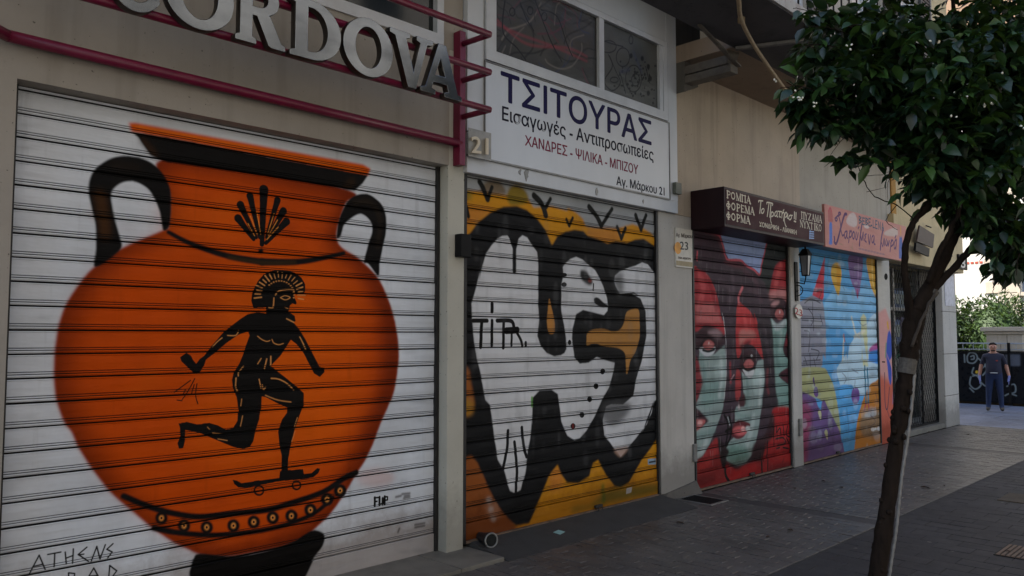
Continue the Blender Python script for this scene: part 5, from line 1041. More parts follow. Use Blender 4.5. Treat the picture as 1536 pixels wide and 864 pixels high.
# ------------------------------------------------------------------ lattice gate of the corner shop
lg = thing('lattice_gate', 'dark metal diamond lattice gate closing the corner shop', 'gate', (15.7, 0.13, 0.1))
LX0, LX1, LZ0, LZ1, LY = 14.36, 17.13, 0.14, 3.10, 0.13
bars = MB(); dx, dz = 0.125, 0.20
def clipline(x, z, sx):
    L = (LZ1-LZ0); x2 = x + sx*L*dx/dz; t0, t1 = 0.0, 1.0
    for lim, sg in ((LX0, 1), (LX1, -1)):
        a = sg*(x-lim); b = sg*(x2-lim)
        if a < 0 and b < 0: return None
        if a < 0: t0 = max(t0, a/(a-b))
        if b < 0: t1 = min(t1, a/(a-b))
    if t1-t0 < 0.01: return None
    return (x+(x2-x)*t0, z+L*t0), (x+(x2-x)*t1, z+L*t1)
for sx, yo in ((1, 0.0), (-1, 0.005)):
    k0 = -40
    for k in range(k0, 80):
        r = clipline(LX0 + k*dx, LZ0, sx)
        if r:
            (xa, za), (xb, zb_) = r; n = Vector((zb_-za, 0, -(xb-xa))).normalized()*0.0052
            y0 = LY+yo; bars.add([(xa-n.x,y0,za-n.z),(xa+n.x,y0,za+n.z),(xb+n.x,y0,zb_+n.z),(xb-n.x,y0,zb_-n.z),(xa-n.x,y0+0.004,za-n.z),(xa+n.x,y0+0.004,za+n.z),(xb+n.x,y0+0.004,zb_+n.z),(xb-n.x,y0+0.004,zb_-n.z)], [(0,1,2,3),(7,6,5,4),(0,4,5,1),(2,6,7,3),(1,5,6,2),(3,7,4,0)])
tag(bars.build('lattice_bars', M_['lattice'], lg), kind='stuff')
fm = MB().box(LX0-0.02, LX0, LY-0.01, LY+0.04, LZ0-0.03, LZ1+0.02).box(LX1, LX1+0.02, LY-0.01, LY+0.04, LZ0-0.03, LZ1+0.02).box(LX0, LX1, LY-0.01, LY+0.04, LZ0-0.03, LZ0).box(LX0, LX1, LY-0.01, LY+0.04, LZ1, LZ1+0.02).box(16.35, 16.40, LY+0.024, LY+0.05, LZ0, LZ1)
fm.build('gate_frame', M_['black_metal'], lg)
# stock behind the window
def stock(name, label, cat_, x0, x1, z0, z1, mat, y=0.66):
    o = thing(name, label, cat_, ((x0+x1)/2, y, z0)); MB().box(x0, x1, y-0.12, y+0.12, z0, z1, b=0.01).build('body', mat, o); MB().box(x0+0.03, x1-0.03, y-0.13, y-0.121, z0+(z1-z0)*0.3, z0+(z1-z0)*0.8).build('front_label', M_['offwhite'], o); return o
sh = thing('display_shelf', 'dim display shelving behind the lattice gate', 'shelf', (15.8, 0.9, 0.1))
for z in (0.5, 1.02, 1.62, 2.3): MB().box(14.5, 17.0, 0.50, 1.0, z, z+0.03).build('shelf_board', M_['grey_metal'], sh)
for x in (14.5, 15.74, 16.96): MB().box(x, x+0.04, 0.50, 1.0, 0.1, 2.9).build('upright', M_['grey_metal'], sh)
gm = simple('green_cloth', (32,92,64), 0.8); bm_ = simple('pale_blue_box', (140,150,188), 0.6); wm = simple('white_carton', (196,200,212), 0.6); pm2 = simple('mauve_carton', (120,100,130), 0.6)
k = 0
for z0, z1, mats in ((0.532,1.0,(bm_,wm)),(1.052,1.55,(gm,gm)),(1.652,2.2,(pm2,bm_)),(2.332,2.8,(wm,bm_))):
    for i in range(8):
        x = 14.56+i*0.30+ (0.06 if i >= 4 else 0); h = z1-random.uniform(0, 0.12)
        nm = {gm:'folded_green_cloth',bm_:'pale_blue_carton',wm:'white_carton',pm2:'mauve_carton'}[mats[i % 2]]
        row = {0.532:'lowest shelf',1.052:'second shelf',1.652:'third shelf',2.332:'top shelf'}[z0]
        ordn = ['first','second','third','fourth','fifth','sixth','seventh','eighth'][i]
        stock(nm, f"{nm.replace('_',' ')} behind the lattice gate, {ordn} from the left on the {row}", 'goods', x, x+0.26, z0, h, mats[i % 2])['group'] = 'goods on the display shelf'
# ------------------------------------------------------------------ wires and pipes under the overhang
dh = thing('drain_hose', 'beige drain hose hanging from the dark balcony to the wall', 'hose', (9.3, -0.6, 4.9))
pts = [G(1104,-30,4.92), G(1108,0,4.91), G(1112,30,4.90), G(1130,66,4.88), G(1150,96,4.86), G(1168,121,4.86), G(1188,148,4.90)]
MB().tube([tuple(p) for p in cat([tuple(p) for p in pts], False, 6)], 0.022, 8).build('pipe', M_['hose'], dh, True)
c = G(1112,30,4.93); MB().box(c[0]-0.02,c[0]+0.02,c[1]-0.03,c[1]+0.03,4.90,4.957).build('clip', M_['hose'], dh)
M_['trunk_grey'] = simple('dusty_brown_grey_metal', (104,97,88), 0.7, 0, 0.4, 9)
aw = thing('cable_trunking', 'grey cable trunking and lamp bracket in the corner under the overhang', 'trunking', (8.3, -0.2, 4.6))
MB().box(7.67, 7.83, -0.74, -0.01, 4.70, 4.79, b=0.012).build('trunk', M_['trunk_grey'], aw)
MB().box(7.67, 7.76, -0.70, -0.01, 4.80, 4.90, b=0.012).build('trunk', M_['trunk_grey'], aw)
MB().add([tuple(p) for p in (G(1046,36,4.95),G(1052,36,4.95),G(1112,98,4.80),G(1104,98,4.80))]+[tuple(p+np.array([0,0,-0.02])) for p in (G(1046,36,4.95),G(1052,36,4.95),G(1112,98,4.80),G(1104,98,4.80))], [(0,1,2,3),(7,6,5,4),(0,4,5,1),(1,5,6,2),(2,6,7,3),(3,7,4,0)]).build('bracket', M_['trunk_grey'], aw)
c = G(1100,84,4.83); MB().lathe(tuple(c), (0.5,-0.3,-0.2), [(0.02,-0.10),(0.04,-0.07),(0.05,0.02),(0.056,0.035),(0.04,0.035)], 14).build('lamp_head', M_['trunk_grey'], aw, True)
cb = thing('cable_bundle', 'loose black cables tied with a yellowed strap under the overhang', 'cables', (8.2, -0.1, 4.6))
for k in range(5):
    p0 = P(1038+k*1.5, 119+k*2, -0.02-0.015*k); p1 = P(1065, 104+k*2.5, -0.12); p2 = P(1100-k*2, 88+k*3, -0.05)
    MB().tube([tuple(q) for q in cat([p0, p1, p2], False, 5)], 0.008, 5).build('cable', M_['cable'], cb)
a, b = P(1034,112,-0.03), P(1040,134,-0.03); MB().box(a[0], b[0], -0.06, -0.003, b[2], a[2], b=0.006).build('strap', M_['yellowed'], cb)

# ------------------------------------------------------------------ things on the ground
ol = thing('round_lamp', 'old round lamp head lying against the ramp by the cream pillar', 'lamp', (4.57, -0.1, 0.09))
c = np.array([4.60, -0.17, 0.105]); ax = Vector((-0.25, -1.0, 0.05)).normalized()
MB().lathe(tuple(c), ax, [(0.02,-0.24),(0.036,-0.20),(0.042,-0.12),(0.05,-0.07),(0.06,-0.02),(0.064,0.0),(0.058,0.01)], 20).build('housing', M_['dark_rail'], ol, True)
rm = MB(); uu = ax.orthogonal().normalized(); ww = ax.cross(uu); rm.tube([tuple(Vector(c)+ax*0.012+(uu*math.cos(t)+ww*math.sin(t))*0.057) for t in np.linspace(0, 6.2832, 25)], 0.008, 6); rm.build('rim', M_['grey_metal'], ol, True)
MB().lathe(tuple(c), ax, [(0.05,0.004),(0.05,0.012)], 20).build('lens', M_['glass_dark'], ol)
pc = MB().box(5.36, 5.46, -0.27, -0.20, 0.034, 0.038).build('paper_card', simple('pale_turquoise_card', (128,168,166), 0.5)); pc.rotation_euler = (0.14, 0, 0.25); tag(pc, 'pale turquoise card lying on the dark ramp', 'card')
c = G(839,805); pc.data.transform(Matrix.Translation((-5.41, 0.235, -0.036))); pc.location = (c[0]+0.0, c[1]+0.0, 0.04)
gr = thing('drain_grate', 'black slotted drain grate at the foot of the pier', 'grate', (7.75, -0.28, 0))
q = [G(1043,741), G(1096,750), G(1070,757), G(1044,746)]
MB().box(7.555, 7.87, -0.475, -0.085, -0.02, 0.0035).build('dark_base', M_['joint'], gr)  # solid dark plate stands in for the shaded hollow under the bars
gf = MB().box(7.53, 7.895, -0.50, -0.475, -0.02, 0.008).box(7.53, 7.895, -0.085, -0.06, -0.02, 0.008).box(7.53, 7.555, -0.475, -0.085, -0.02, 0.008).box(7.87, 7.895, -0.475, -0.085, -0.02, 0.008).build('frame', M_['grey_metal'], gr)
for k in range(8): MB().box(7.57+k*0.038, 7.587+k*0.038, -0.475, -0.085, 0.0037, 0.0075).build('bar', M_['black_metal'], gr)
pt_ = thing('tree_pit', 'tree pit edged with stone around the orange tree trunk', 'tree pit', (5.9, -2.82, 0))
MB().box(5.70, 6.08, -3.01, -2.98, -0.02, 0.012).box(5.70, 6.08, -2.65, -2.62, -0.02, 0.012).box(5.70, 5.73, -2.98, -2.65, -0.02, 0.012).box(6.05, 6.08, -2.98, -2.65, -0.02, 0.012).build('edging', M_['marble'], pt_); MB().box(5.73, 6.05, -2.98, -2.65, -0.02, 0.006).build('soil', M_['soil'], pt_)
tg2 = thing('street_grate', 'rusty slotted grate in the street paving at the right edge', 'grate', (7.72, -3.3, 0))
MB().box(7.50, 7.95, -3.45, -3.15, -0.02, 0.004).build('dark_base', M_['joint'], tg2)  # flat plate coloured as the shaded hollow below the slots
for k in range(8): MB().box(7.51, 7.94, -3.44+k*0.036, -3.418+k*0.036, 0.0042, 0.010).build('bar', M_['rusty'], tg2)
ph = MB().box(10.0, 10.55, -2.92, -2.58, -0.03, 0.008, b=0.003).build('dirt_patch', M_['soil']); tag(ph, 'dark square of soil in the street paving', 'soil patch')
# fallen leaves
dry = simple('dry_leaf', (66,46,30), 0.8, 0, 0.4, 30)
for i, (x, y, s, lb) in enumerate(((1020,785,1.0,'dry leaf fallen near the drain grate'),(1171,728,.7,'smallest dry leaf before the faces shutter'),(1192,733,.8,'dry leaf fallen before the column between faces and castle shutters'),(1235,722,.8,'dry leaf lying alone before the castle shutter'),(1262,732,1.2,'long pale dry leaf before the castle shutter'),(1388,732,1.3,'curled dry leaf right of the tree trunk'),(1416,729,.7,'tiny dry leaf right of the curled leaf beyond the trunk'),(1185,796,1.0,'dry leaf in the middle of the near pavement'),(1512,829,1.0,'green fallen leaf beside the street grate'),(1391,648,1.5,'reddish dry leaf by the lattice gate threshold'),(1452,652,.7,'dark leaf on the pavement by the corner pillar'),(1152,806,.7,'dry leaf nearest the photographer left of the trunk'))):
    c = G(x, y); L = 0.045*s; a = random.uniform(0, 6.28); m = MB(); ca, sa = math.cos(a), math.sin(a)
    pr = [(-1,0,0.0),(-0.4,0.32,0.012),(0.3,0.36,0.016),(1,0.05,0.006),(0.3,-0.34,0.014),(-0.4,-0.3,0.01),(0,0,0.004)]
    v = [(c[0]+(p*ca-q_*sa)*L, c[1]+(p*sa+q_*ca)*L, 0.003+h*s) for p, q_, h in pr]; v += [(p[0], p[1], p[2]-0.0015) for p in v]
    fc_ = [(0,6,1),(1,6,2),(2,6,3),(3,6,4),(4,6,5),(5,6,0)]
    m.add(v, fc_ + [tuple(i_+7 for i_ in q_[::-1]) for q_ in fc_]); o = m.build('fallen_leaf', dry); tag(o, lb, 'leaf', 'leaves fallen on the pavement')

# ------------------------------------------------------------------ orange tree
def leaf_mat(name, dark, mid, light, rough=0.33):
    t = NT(name); r = t.node('ShaderNodeNewGeometry').outputs['Random Per Island']; oi = t.node('ShaderNodeObjectInfo').outputs['Random']
    k = t.math('FRACT', t.math('ADD', r, oi))
    c = t.ramp(k, [(0.0, lin(dark)), (0.55, lin(mid)), (0.9, lin(light))])
    c = t.mix(t.math('MULTIPLY', t.noise(30, 3), 0.3), c, lin(dark)); t.col(c)
    t.p.inputs['Roughness'].default_value = rough; t.p.inputs['Specular IOR Level'].default_value = 0.5
    tr = t.node('ShaderNodeBsdfTranslucent'); t.l(t.mix(0.5, c, lin((120,150,30))), tr.inputs[0])
    mx = t.node('ShaderNodeMixShader'); mx.inputs[0].default_value = 0.12; t.l(t.p.outputs[0], mx.inputs[1]); t.l(tr.outputs[0], mx.inputs[2]); t.l(mx.outputs[0], t.out.inputs[0])
    return t.m
M_['leaf'] = leaf_mat('orange_tree_leaf', (14,34,22), (24,50,30), (60,92,40), 0.36)
M_['bark'] = simple('dark_rough_bark', (36,28,22), 0.9, 0, 0.55, 18, (1,1,0.35), bump=1.0, bscale=45, spec=0.15)
M_['blossom'] = simple('white_blossom', (226,224,206), 0.6, 0, 0.05)
TD = 5.72
tree = thing('orange_tree', 'leafy orange tree with slim leaning trunk in front of the shops', 'tree', tuple(G(1316, 885)))
def limb(name, pts, r, mat=None, seg=9, wob=0.006, par=None):
    q = cat([tuple(T(x, y, TD+d)) for x, y, d in pts], False, 6); n = len(q)
    rr = np.interp(np.linspace(0, 1, n), np.linspace(0, 1, len(r)), r)*(1.0 if name == 'trunk' else 0.74)*(1+RNG.normal(0, 0.045, n))
    q = q + RNG.normal(0, wob, q.shape)*np.linspace(0.2, 1, n)[:,None]
    return MB().tube([tuple(p) for p in q], list(rr), seg).build(name, mat or M_['bark'], par or tree, True)
trunk = limb('trunk', [(1314,892,0),(1318,850,0),(1330,770,0),(1341,690,.01),(1352,610,.02),(1361,550,.02),(1367,505,.02),(1374,462,.02)], [.075,.063,.056,.052,.055,.06,.07,.072], wob=0.003, seg=14)
bark_m = M_['bark']
for k in range(30):
    t = random.random(); y = 880-400*t; x = np.interp(y, [462,505,550,610,690,770,850,892], [1374,1367,1361,1352,1341,1330,1318,1314]); a = random.uniform(-2.2, 0.8)
    if 525 < y < 575: continue
    p = T(x, y, TD) + (RT*math.sin(a) - FH*math.cos(a))*0.062; MB().lathe(tuple(p), tuple(RT*math.sin(a)-FH*math.cos(a)), [(0.024,-0.014),(0.017,-0.002),(0.006,0.003)], 7).build('bark_knot', bark_m, trunk, True)
limb('limb', [(1368,486,0),(1361,440,-.02),(1357,400,-.04),(1360,360,-.05),(1372,330,-.05),(1392,308,-.04),(1396,294,-.02),(1388,268,.05),(1374,240,.1),(1352,214,.2),(1330,190,.25)], [.05,.036,.032,.03,.03,.034,.03,.024,.02,.016,.01])
limb('limb', [(1374,468,0),(1400,420,.05),(1424,370,.1),(1440,320,.15),(1452,260,.15),(1452,180,.1),(1440,100,0),(1430,0,0)], [.08,.062,.055,.05,.045,.035,.028,.018])
limb('limb', [(1382,456,0),(1410,424,.02),(1445,386,.05),(1475,355,.1),(1530,322,.2),(1600,296,.3)], [.055,.036,.033,.03,.024,.016])
limb('limb', [(1392,424,-.05),(1408,380,-.1),(1428,340,-.1),(1440,300,-.15),(1430,240,-.25),(1400,170,-.35)], [.03,.026,.024,.022,.018,.01])
limb('limb', [(1470,350,.1),(1500,335,.0),(1560,320,-.1)], [.026,.02,.014]); limb('limb', [(1452,250,.15),(1500,180,.1),(1560,110,0)], [.03,.022,.012]); limb('limb', [(1440,120,0),(1380,70,-.1),(1320,40,-.2),(1270,40,-.3)], [.022,.016,.011,.006]); limb('limb', [(1450,200,.1),(1400,130,.3),(1340,100,.45)], [.022,.015,.007])
limb('cut_stem', [(1368,520,-.06),(1382,480,-.08),(1404,436,-.08)], [.016,.014,.010], simple('pale_bark', (60,52,44), 0.8, 0, 0.3, 20))
for pts, r in (([(1388,268,.05),(1350,236,0),(1310,215,-.05),(1262,196,-.1)],.010),([(1372,330,-.05),(1345,308,-.1),(1312,294,-.1),(1292,264,-.1),(1284,236,-.1)],.007),([(1352,214,.2),(1290,180,.1),(1240,150,0),(1180,124,-.1)],.008),([(1310,215,-.05),(1270,205,-.1),(1242,238,-.1)],.004),([(1292,264,-.1),(1320,262,-.1),(1335,256,-.1)],.003),([(1300,288,-.1),(1330,282,-.1)],.003),([(1292,140,.1),(1255,142,0),(1215,142,-.1),(1180,130,-.1)],.006),([(1345,308,-.1),(1330,330,-.1),(1345,345,-.1)],.004),([(1374,240,.1),(1340,250,.1),(1330,300,.1)],.004),([(1400,240,0),(1395,200,-.2),(1372,120,-.3)],.007),([(1440,330,.15),(1470,300,.1),(1500,270,0)],.008),([(1491,392,.1),(1490,420,.1),(1489,443,.1)],.005),([(1480,345,.1),(1491,392,.1)],.006),([(1420,378,.1),(1402,395,.05)],.004)):
    limb('twig', pts, [r, r*0.85, r*0.7, r*0.5], seg=6, wob=0.004)
for y0, y1, xs_, rr, dd in ((538,560,(1362.5,1359),.063,0.015),(436,456,(1402,1386),.036,0.012)):
    MB().tube([tuple(T(xs_[0], y0, TD+dd)), tuple(T(xs_[1], y1, TD+dd))], rr, 14).build('tie_wrap', simple('pale_frayed_wrap', (84,80,74), 0.8, 0, 0.4, 60, bump=0.6), tree)
hz = MB(); hp = cat([tuple(T(x, y, TD-0.02)) for x, y in ((1372,560),(1364,640),(1352,720),(1345,790),(1336,850),(1330,895))], False, 10)
hz.tube([tuple(p) for p in hp], [0.0125 if i % 2 else 0.0095 for i in range(len(hp))], 8); tag(hz.build('ribbed_conduit', simple('grey_ribbed_conduit', (132,128,122), 0.5)), 'grey ribbed conduit running down the right side of the tree trunk', 'conduit')
# leaves: template with a folded midrib and a pointed tip, length 1 along +X
LT_ = np.array([(0,0,0),(0.06,0.0,0.0),(0.3,0.20,0.07),(0.6,0.20,0.06),(1.0,0.0,-0.06),(0.6,-0.20,0.06),(0.3,-0.20,0.07),(0.3,0,0.0),(0.62,0,-0.01)])
LF_ = [(1,2,7),(2,3,8,7),(3,4,8),(1,7,6),(7,8,5,6),(8,4,5)]
blobs = [ # photo px centre, px radii, depth offset, depth radius, clusters
 (1445,115,125,120,0.0,.75,330),(1345,55,95,60,-.05,.6,110),(1270,55,60,50,0,.4,22),(1250,110,50,30,-.1,.3,14),(1310,125,60,44,0,.5,32),(1395,215,55,60,0,.5,80),(1490,220,85,85,.05,.6,210),(1512,60,80,90,0,.7,190),(1470,305,50,34,.1,.45,80),(1520,350,40,40,.15,.5,80),(1532,390,22,24,.1,.3,26),
 (1600,150,130,190,.1,.8,260),(1400,-110,210,110,0,.8,300),(1370,165,45,45,.05,.45,80),(1425,275,30,22,0,.3,26),(1225,160,26,22,-.1,.2,14),(1200,150,22,14,-.1,.15,8),(1285,165,30,24,-.05,.25,16),(1272,245,12,14,-.1,.1,4),(1235,190,26,18,-.1,.2,12),(1205,170,20,14,-.1,.15,7),(1290,105,50,40,-.2,.4,30),(1215,70,24,22,0,.25,12),(1236,20,30,20,.1,.3,16),(1325,205,24,22,0,.3,12),(1395,252,48,40,.05,.4,70),(1440,285,36,30,.05,.35,40),(1352,205,34,26,.05,.3,30),(1310,240,16,10,-.1,.1,2),(1412,300,16,12,.1,.2,5),(1512,395,22,14,.12,.3,9)]
cl_ = []
for cx, cy, rx, ry, do, dr, n in blobs:
    for _ in range(n):
        d = RNG.normal(size=3); d /= np.linalg.norm(d); r = RNG.random()**(1/2.2)
        cl_.append((cx+rx*d[0]*r, cy+ry*d[1]*r, TD+do+dr*d[2]*r, d[0]*r, -d[1]*r))
def rot_for(dirv, roll):
    x = dirv/np.linalg.norm(dirv); up = np.array([0,0,1.0]); y = np.cross(up, x); y = y/np.linalg.norm(y) if np.linalg.norm(y) > 1e-3 else np.array([0,1.0,0]); z = np.cross(x, y)
    c, s = math.cos(roll), math.sin(roll); return np.array([x, y*c+z*s, -y*s+z*c]).T
leaves = []
for px, py, dep, ox, oz in cl_:
    c = T(px, py, dep)
    if c[1] > -0.35: continue
    n = int(RNG.integers(4, 8)); base = RNG.random()*6.28
    out = RT*ox + ZU*oz*0.3 + FH*RNG.normal(0, 0.4)
    for k in range(n):
        a = base + k*2.4; dv = RT*math.cos(a) + FH*math.sin(a) + out*0.7 + ZU*(RNG.normal(-0.55, 0.5))
        L = float(np.clip(RNG.normal(0.115 if px > 1330 else 0.132, 0.028), 0.045, 0.18)); p = c + dv/np.linalg.norm(dv)*0.02 + RNG.normal(0, 0.025, 3)
        leaves.append((p, rot_for(dv, RNG.normal(0, 0.5)), L, px, py, dep))
# open shoots hanging out of the crown's edge, each with its own leaves
for x0, y0, x1, y1 in ((1262,140,1212,168),(1280,150,1250,196),(1300,165,1262,205),(1320,175,1290,214),(1345,200,1308,236),(1290,120,1225,128),(1265,95,1190,98),(1255,70,1180,78),(1290,60,1205,40),(1250,40,1190,12),(1360,230,1330,268),(1385,255,1352,292),(1250,150,1196,150),(1230,140,1170,132),(1440,300,1424,338),(1470,320,1462,362),(1500,360,1494,392),(1400,240,1372,262),(1530,380,1524,412),(1310,190,1284,186),(1420,265,1404,300),(1340,185,1300,192)):
    d0 = RNG.uniform(-0.35, 0.1); pts = [(x0, y0, d0), ((x0+x1)/2, (y0+y1)/2-7, d0-0.03), (x1, y1, d0-0.06)]; limb('twig', pts, [.006,.005,.003], seg=5, wob=0.003)
    for k in range(int(RNG.integers(5, 10))):
        t = RNG.uniform(0.25, 1.0); c = T(x0+(x1-x0)*t, y0+(y1-y0)*t-4*(1-t), TD+d0-0.05*t); dv = RT*(math.copysign(0.6, x1-x0)+RNG.normal(0, 0.5)) - ZU*RNG.uniform(0.1, 1.5) + FH*RNG.normal(0, 0.7)
        leaves.append((c, rot_for(dv, RNG.normal(0, 0.6)), float(RNG.uniform(0.09, 0.16)), x1-40, y1, TD+d0-0.3))
vis_ = [i for i, l in enumerate(leaves) if 1150 < l[3] < 1530 and 5 < l[4] < 425]
vis_.sort(key=lambda i: leaves[i][5] - 0.004*max(0, 1340-leaves[i][3])); single = set(vis_[:280])
tmpl = []
for k in range(6):
    q = LT_*np.array([1, 0.9+0.25*RNG.random(), 0.6+0.9*RNG.random()]); q[4,2] -= 0.1*RNG.random(); q[8,2] += 0.04*RNG.normal()
    me = bpy.data.meshes.new('leaf'); me.from_pydata([tuple(p) for p in q], [], LF_); me.materials.append(M_['leaf']); me.polygons.foreach_set('use_smooth', [True]*6); tmpl.append((me, q))
fol = MB(); oT = np.array(ORG[tree.name])
for i, (p, R_, L, *_r) in enumerate(leaves):
    me, q = tmpl[i % 6]
    if i in single:
        o = link('leaf', me, tree); mw = Matrix(R_.tolist()).to_4x4(); o.location = tuple(p-oT); o.rotation_euler = mw.to_euler(); o.scale = (L, L, L)
    else: fol.add((q*L)@R_.T + p, LF_)
tag(fol.build('foliage', M_['leaf'], tree, True), kind='stuff')
bl_ = MB()
for cx, cy, n, s in ((1165,122,2,2),(1195,145,5,4),(1200,148,3,3),(1222,160,3,3),(1440,144,4,5),(1448,150,3,4),(1478,160,5,5),(1488,152,3,4),(1515,122,3,3),(1505,112,2,3),(1275,68,3,3),(1402,60,2,4),(1430,175,2,3),(1535,190,2,3),(1325,52,2,2)):
    for _ in range(n):
        c = T(cx+random.gauss(0, s), cy+random.gauss(0, s), TD-0.55+random.gauss(0, .05)); bl_.lathe(tuple(c), (random.gauss(0,1), random.gauss(0,1), 0.6), [(0.001,-0.010),(0.006,-0.005),(0.007,0.0),(0.005,0.006),(0.001,0.009)], 6)
tag(bl_.build('blossom_buds', M_['blossom'], tree, True), kind='stuff')

# ------------------------------------------------------------------ far end: fence, pier, hedge, white building
FX = 23.85
fence = thing('panel_fence', 'black panel fence with pale graffiti behind the standing man', 'fence', (FX, 1.2, 0))
af = Art('fence_graffiti_paint', -9.0, 9.0, 0.0, 1.45, FX, (24,26,30), 90, across=True)
h8 = lambda p: cr(p, 1316, 424, 3.6); GR = (126,138,142)
for q in ([(470,390),(472,430)],[(485,400),(500,380),(530,385),(540,410),(520,435),(490,430),(485,405)],[(505,400),(520,395),(522,412),(508,415)],[(520,460),(512,490),(540,500),(560,470),(580,450)],[(505,510),(500,550),(530,575),(560,550),(540,505),(515,505)],[(560,540),(590,560),(610,530)],[(575,430),(590,470),(570,500)],[(700,560),(740,550),(745,590),(710,600),(690,610)],[(720,600),(750,610)],[(545,410),(580,440)],[(500,570),(520,590)]): af.stroke(h8(q), 1.6, GR, 0, 0.85)
af.ell(*h8([(537,483)])[0], 2.2, 2.4, (200,170,60), 0); af.poly(h8([(690,390),(770,388),(772,450),(700,450)]), (92,98,110), 1, 0.9, smooth=False)
M_['art_fence'] = af.material(0.3, 0.15, 0.0, grime=False)
for k in range(6):
    y = -8.6+k*3.0; MB().box(FX, FX+0.03, y+0.03, y+2.97, 0.06, 1.38).build('panel', M_['art_fence'], fence)
    MB().box(FX-0.02, FX+0.05, y-0.03, y+0.03, 0.0, 1.64).build('post', M_['black_metal'], fence)
MB().box(FX-0.02, FX+0.05, -8.57, 9.4, 1.382, 1.42).build('top_rail', M_['black_metal'], fence)
rg = simple('grey_railing', (150,158,166), 0.45, 0, 0.1)
MB().tube([(FX+0.1, -8.6, 1.62), (FX+0.1, 9.4, 1.62)], 0.018, 6).build('hand_rail', rg, fence); MB().tube([(FX+0.1, -8.6, 1.46), (FX+0.1, 9.4, 1.46)], 0.014, 6).build('hand_rail', rg, fence)
for k in range(70): MB().tube([(FX+0.1, -8.5+k*0.25, 1.46), (FX+0.1, -8.5+k*0.25, 1.62)], 0.008, 5).build('baluster', rg, fence)
M_['limestone'] = plaster('pale_limestone', (186,176,160), dirt=(110,98,84), amt=0.8)
pr = thing('stone_pier', 'pale limestone gate pier with moulded cap behind the man', 'pier', (24.45, 0.45, 0))
y0, y1 = PXX(1534, 520, 24.2)[1], PXX(1480, 520, 24.2)[1]
for k, (z0, z1) in enumerate(((0.0,0.55),(0.56,1.1),(1.11,1.62),(1.63,1.86))):
    ym = y0+(y1-y0)*(0.42 if k % 2 else 0.6)
    for a, b in ((y0, ym-0.005), (ym+0.005, y1)): MB().box(24.2, 24.95, a, b, z0, z1, b=0.012).build('stone', M_['limestone'], pr)
MB().box(24.16, 24.99, y0-0.05, y1+0.05, 1.865, 1.94, b=0.01).box(24.10, 25.05, y0-0.12, y1+0.12, 1.945, 2.06, b=0.015).build('cap', M_['limestone'], pr)
# hedge
M_['hedge'] = leaf_mat('hedge_leaf', (20,38,14), (36,62,22), (66,92,34), 0.65)
hg = thing('hedge', 'large rounded green hedge behind the fence lit on top by the sun', 'hedge', (26.3, 1, 0.35))
hb_ = MB(); core = MB()
for cy, cx, cz, ry, rx, rz, n in ((2.6,26.2,1.7,1.3,0.9,1.35,5200),(1.2,26.3,1.75,1.3,0.95,1.3,5600),(-0.3,26.4,1.6,1.3,0.9,1.3,4200),(4.4,26.2,1.6,1.4,0.9,1.2,1500),(-2.2,26.4,1.5,1.4,0.9,1.1,1200)):
    core.lathe((cx,cy,cz-rz*0.8), (0,0,1), [(ry*0.62*math.sin(math.pi*(i+0.5)/9), rz*1.6*i/8) for i in range(9)], 14)
    d = RNG.normal(size=(n,3)); d /= np.linalg.norm(d, axis=1)[:,None]; r = RNG.random(n)**0.25*(1+0.12*np.sin(d[:,0]*9+cy)*np.sin(d[:,1]*8)*np.sin(d[:,2]*10))
    p = np.stack([cx+rx*d[:,0]*r, cy+ry*d[:,1]*r, cz+rz*d[:,2]*r], 1)
    for q, dd in zip(p, d):
        if q[2] < 0.4: continue
        dv = dd*0.6 + RNG.normal(0, 0.7, 3); hb_.add((LT_[[1,2,4,6]]*0.125*RNG.uniform(0.7,1.4))@rot_for(dv, RNG.normal(0,1)).T + q, [(0,1,2,3)])
tag(hb_.build('foliage', M_['hedge'], hg), kind='stuff'); tag(core.build('inner_growth', M_['hedge'], hg, True), kind='stuff')
for y in (-2.2,-0.3,1.2,2.6,4.4): MB().tube([(26.3,y,0.3),(26.32,y+0.05,1.0),(26.25,y-0.05,1.8)], [0.05,0.04,0.02], 7).build('stem', M_['bark'], hg)
# white stone building
M_['whitewall'] = plaster('white_plaster', (206,202,194), dirt=(150,140,122), amt=0.5)
wb = thing('white_building', 'sunlit white stone building with red border line at the end of the street', 'building', (29, 0, 0))
BX = 29.0; ya = PXX(1531, 400, BX)[1]; yq = PXX(1500, 400, BX)[1]; zt_ = PXX(1531, 318, BX)[2]; zb_ = PXX(1531, 438, BX)[2]
MB().box(BX, BX+9, ya, 24, 0.0, 10.5).build('wall', M_['whitewall'], wb); MB().box(BX, BX+9, -22, ya-1.3, 0.0, 10.5).build('wall', M_['whitewall'], wb)
MB().box(BX, BX+9, ya-1.3, ya, 0.0, zb_).build('wall', M_['whitewall'], wb); MB().box(BX, BX+9, ya-1.3, ya, zt_, 10.5).build('wall', M_['whitewall'], wb)
MB().box(BX+0.25, BX+0.32, ya-1.3, ya, zb_, zt_).build('window', M_['glass_dark'], wb); MB().box(BX+0.12, BX+0.24, ya-0.08, ya, zb_, zt_).box(BX+0.12, BX+0.24, ya-1.3, ya-1.22, zb_, zt_).box(BX+0.12, BX+0.24, ya-0.69, ya-0.61, zb_, zt_).build('window_frame', simple('grey_blue_frame', (120,132,150), 0.5), wb)
MB().box(BX-0.1, BX+0.1, ya-1.4, ya+0.1, zb_-0.12, zb_-0.004).build('sill', M_['limestone'], wb)
z = 0.4; k = 0
while z < 9.6:
    w = 1.0 if k % 2 else 0.65; MB().box(BX-0.05, BX-0.003, ya+0.02, ya+w, z, z+0.38, b=0.012).build('quoin', M_['limestone'], wb); z += 0.40; k += 1
zr = PXX(1480, 393, BX)[2]; rb = MB(); yy = PXX(1508, 393, BX)[1]; y = yy
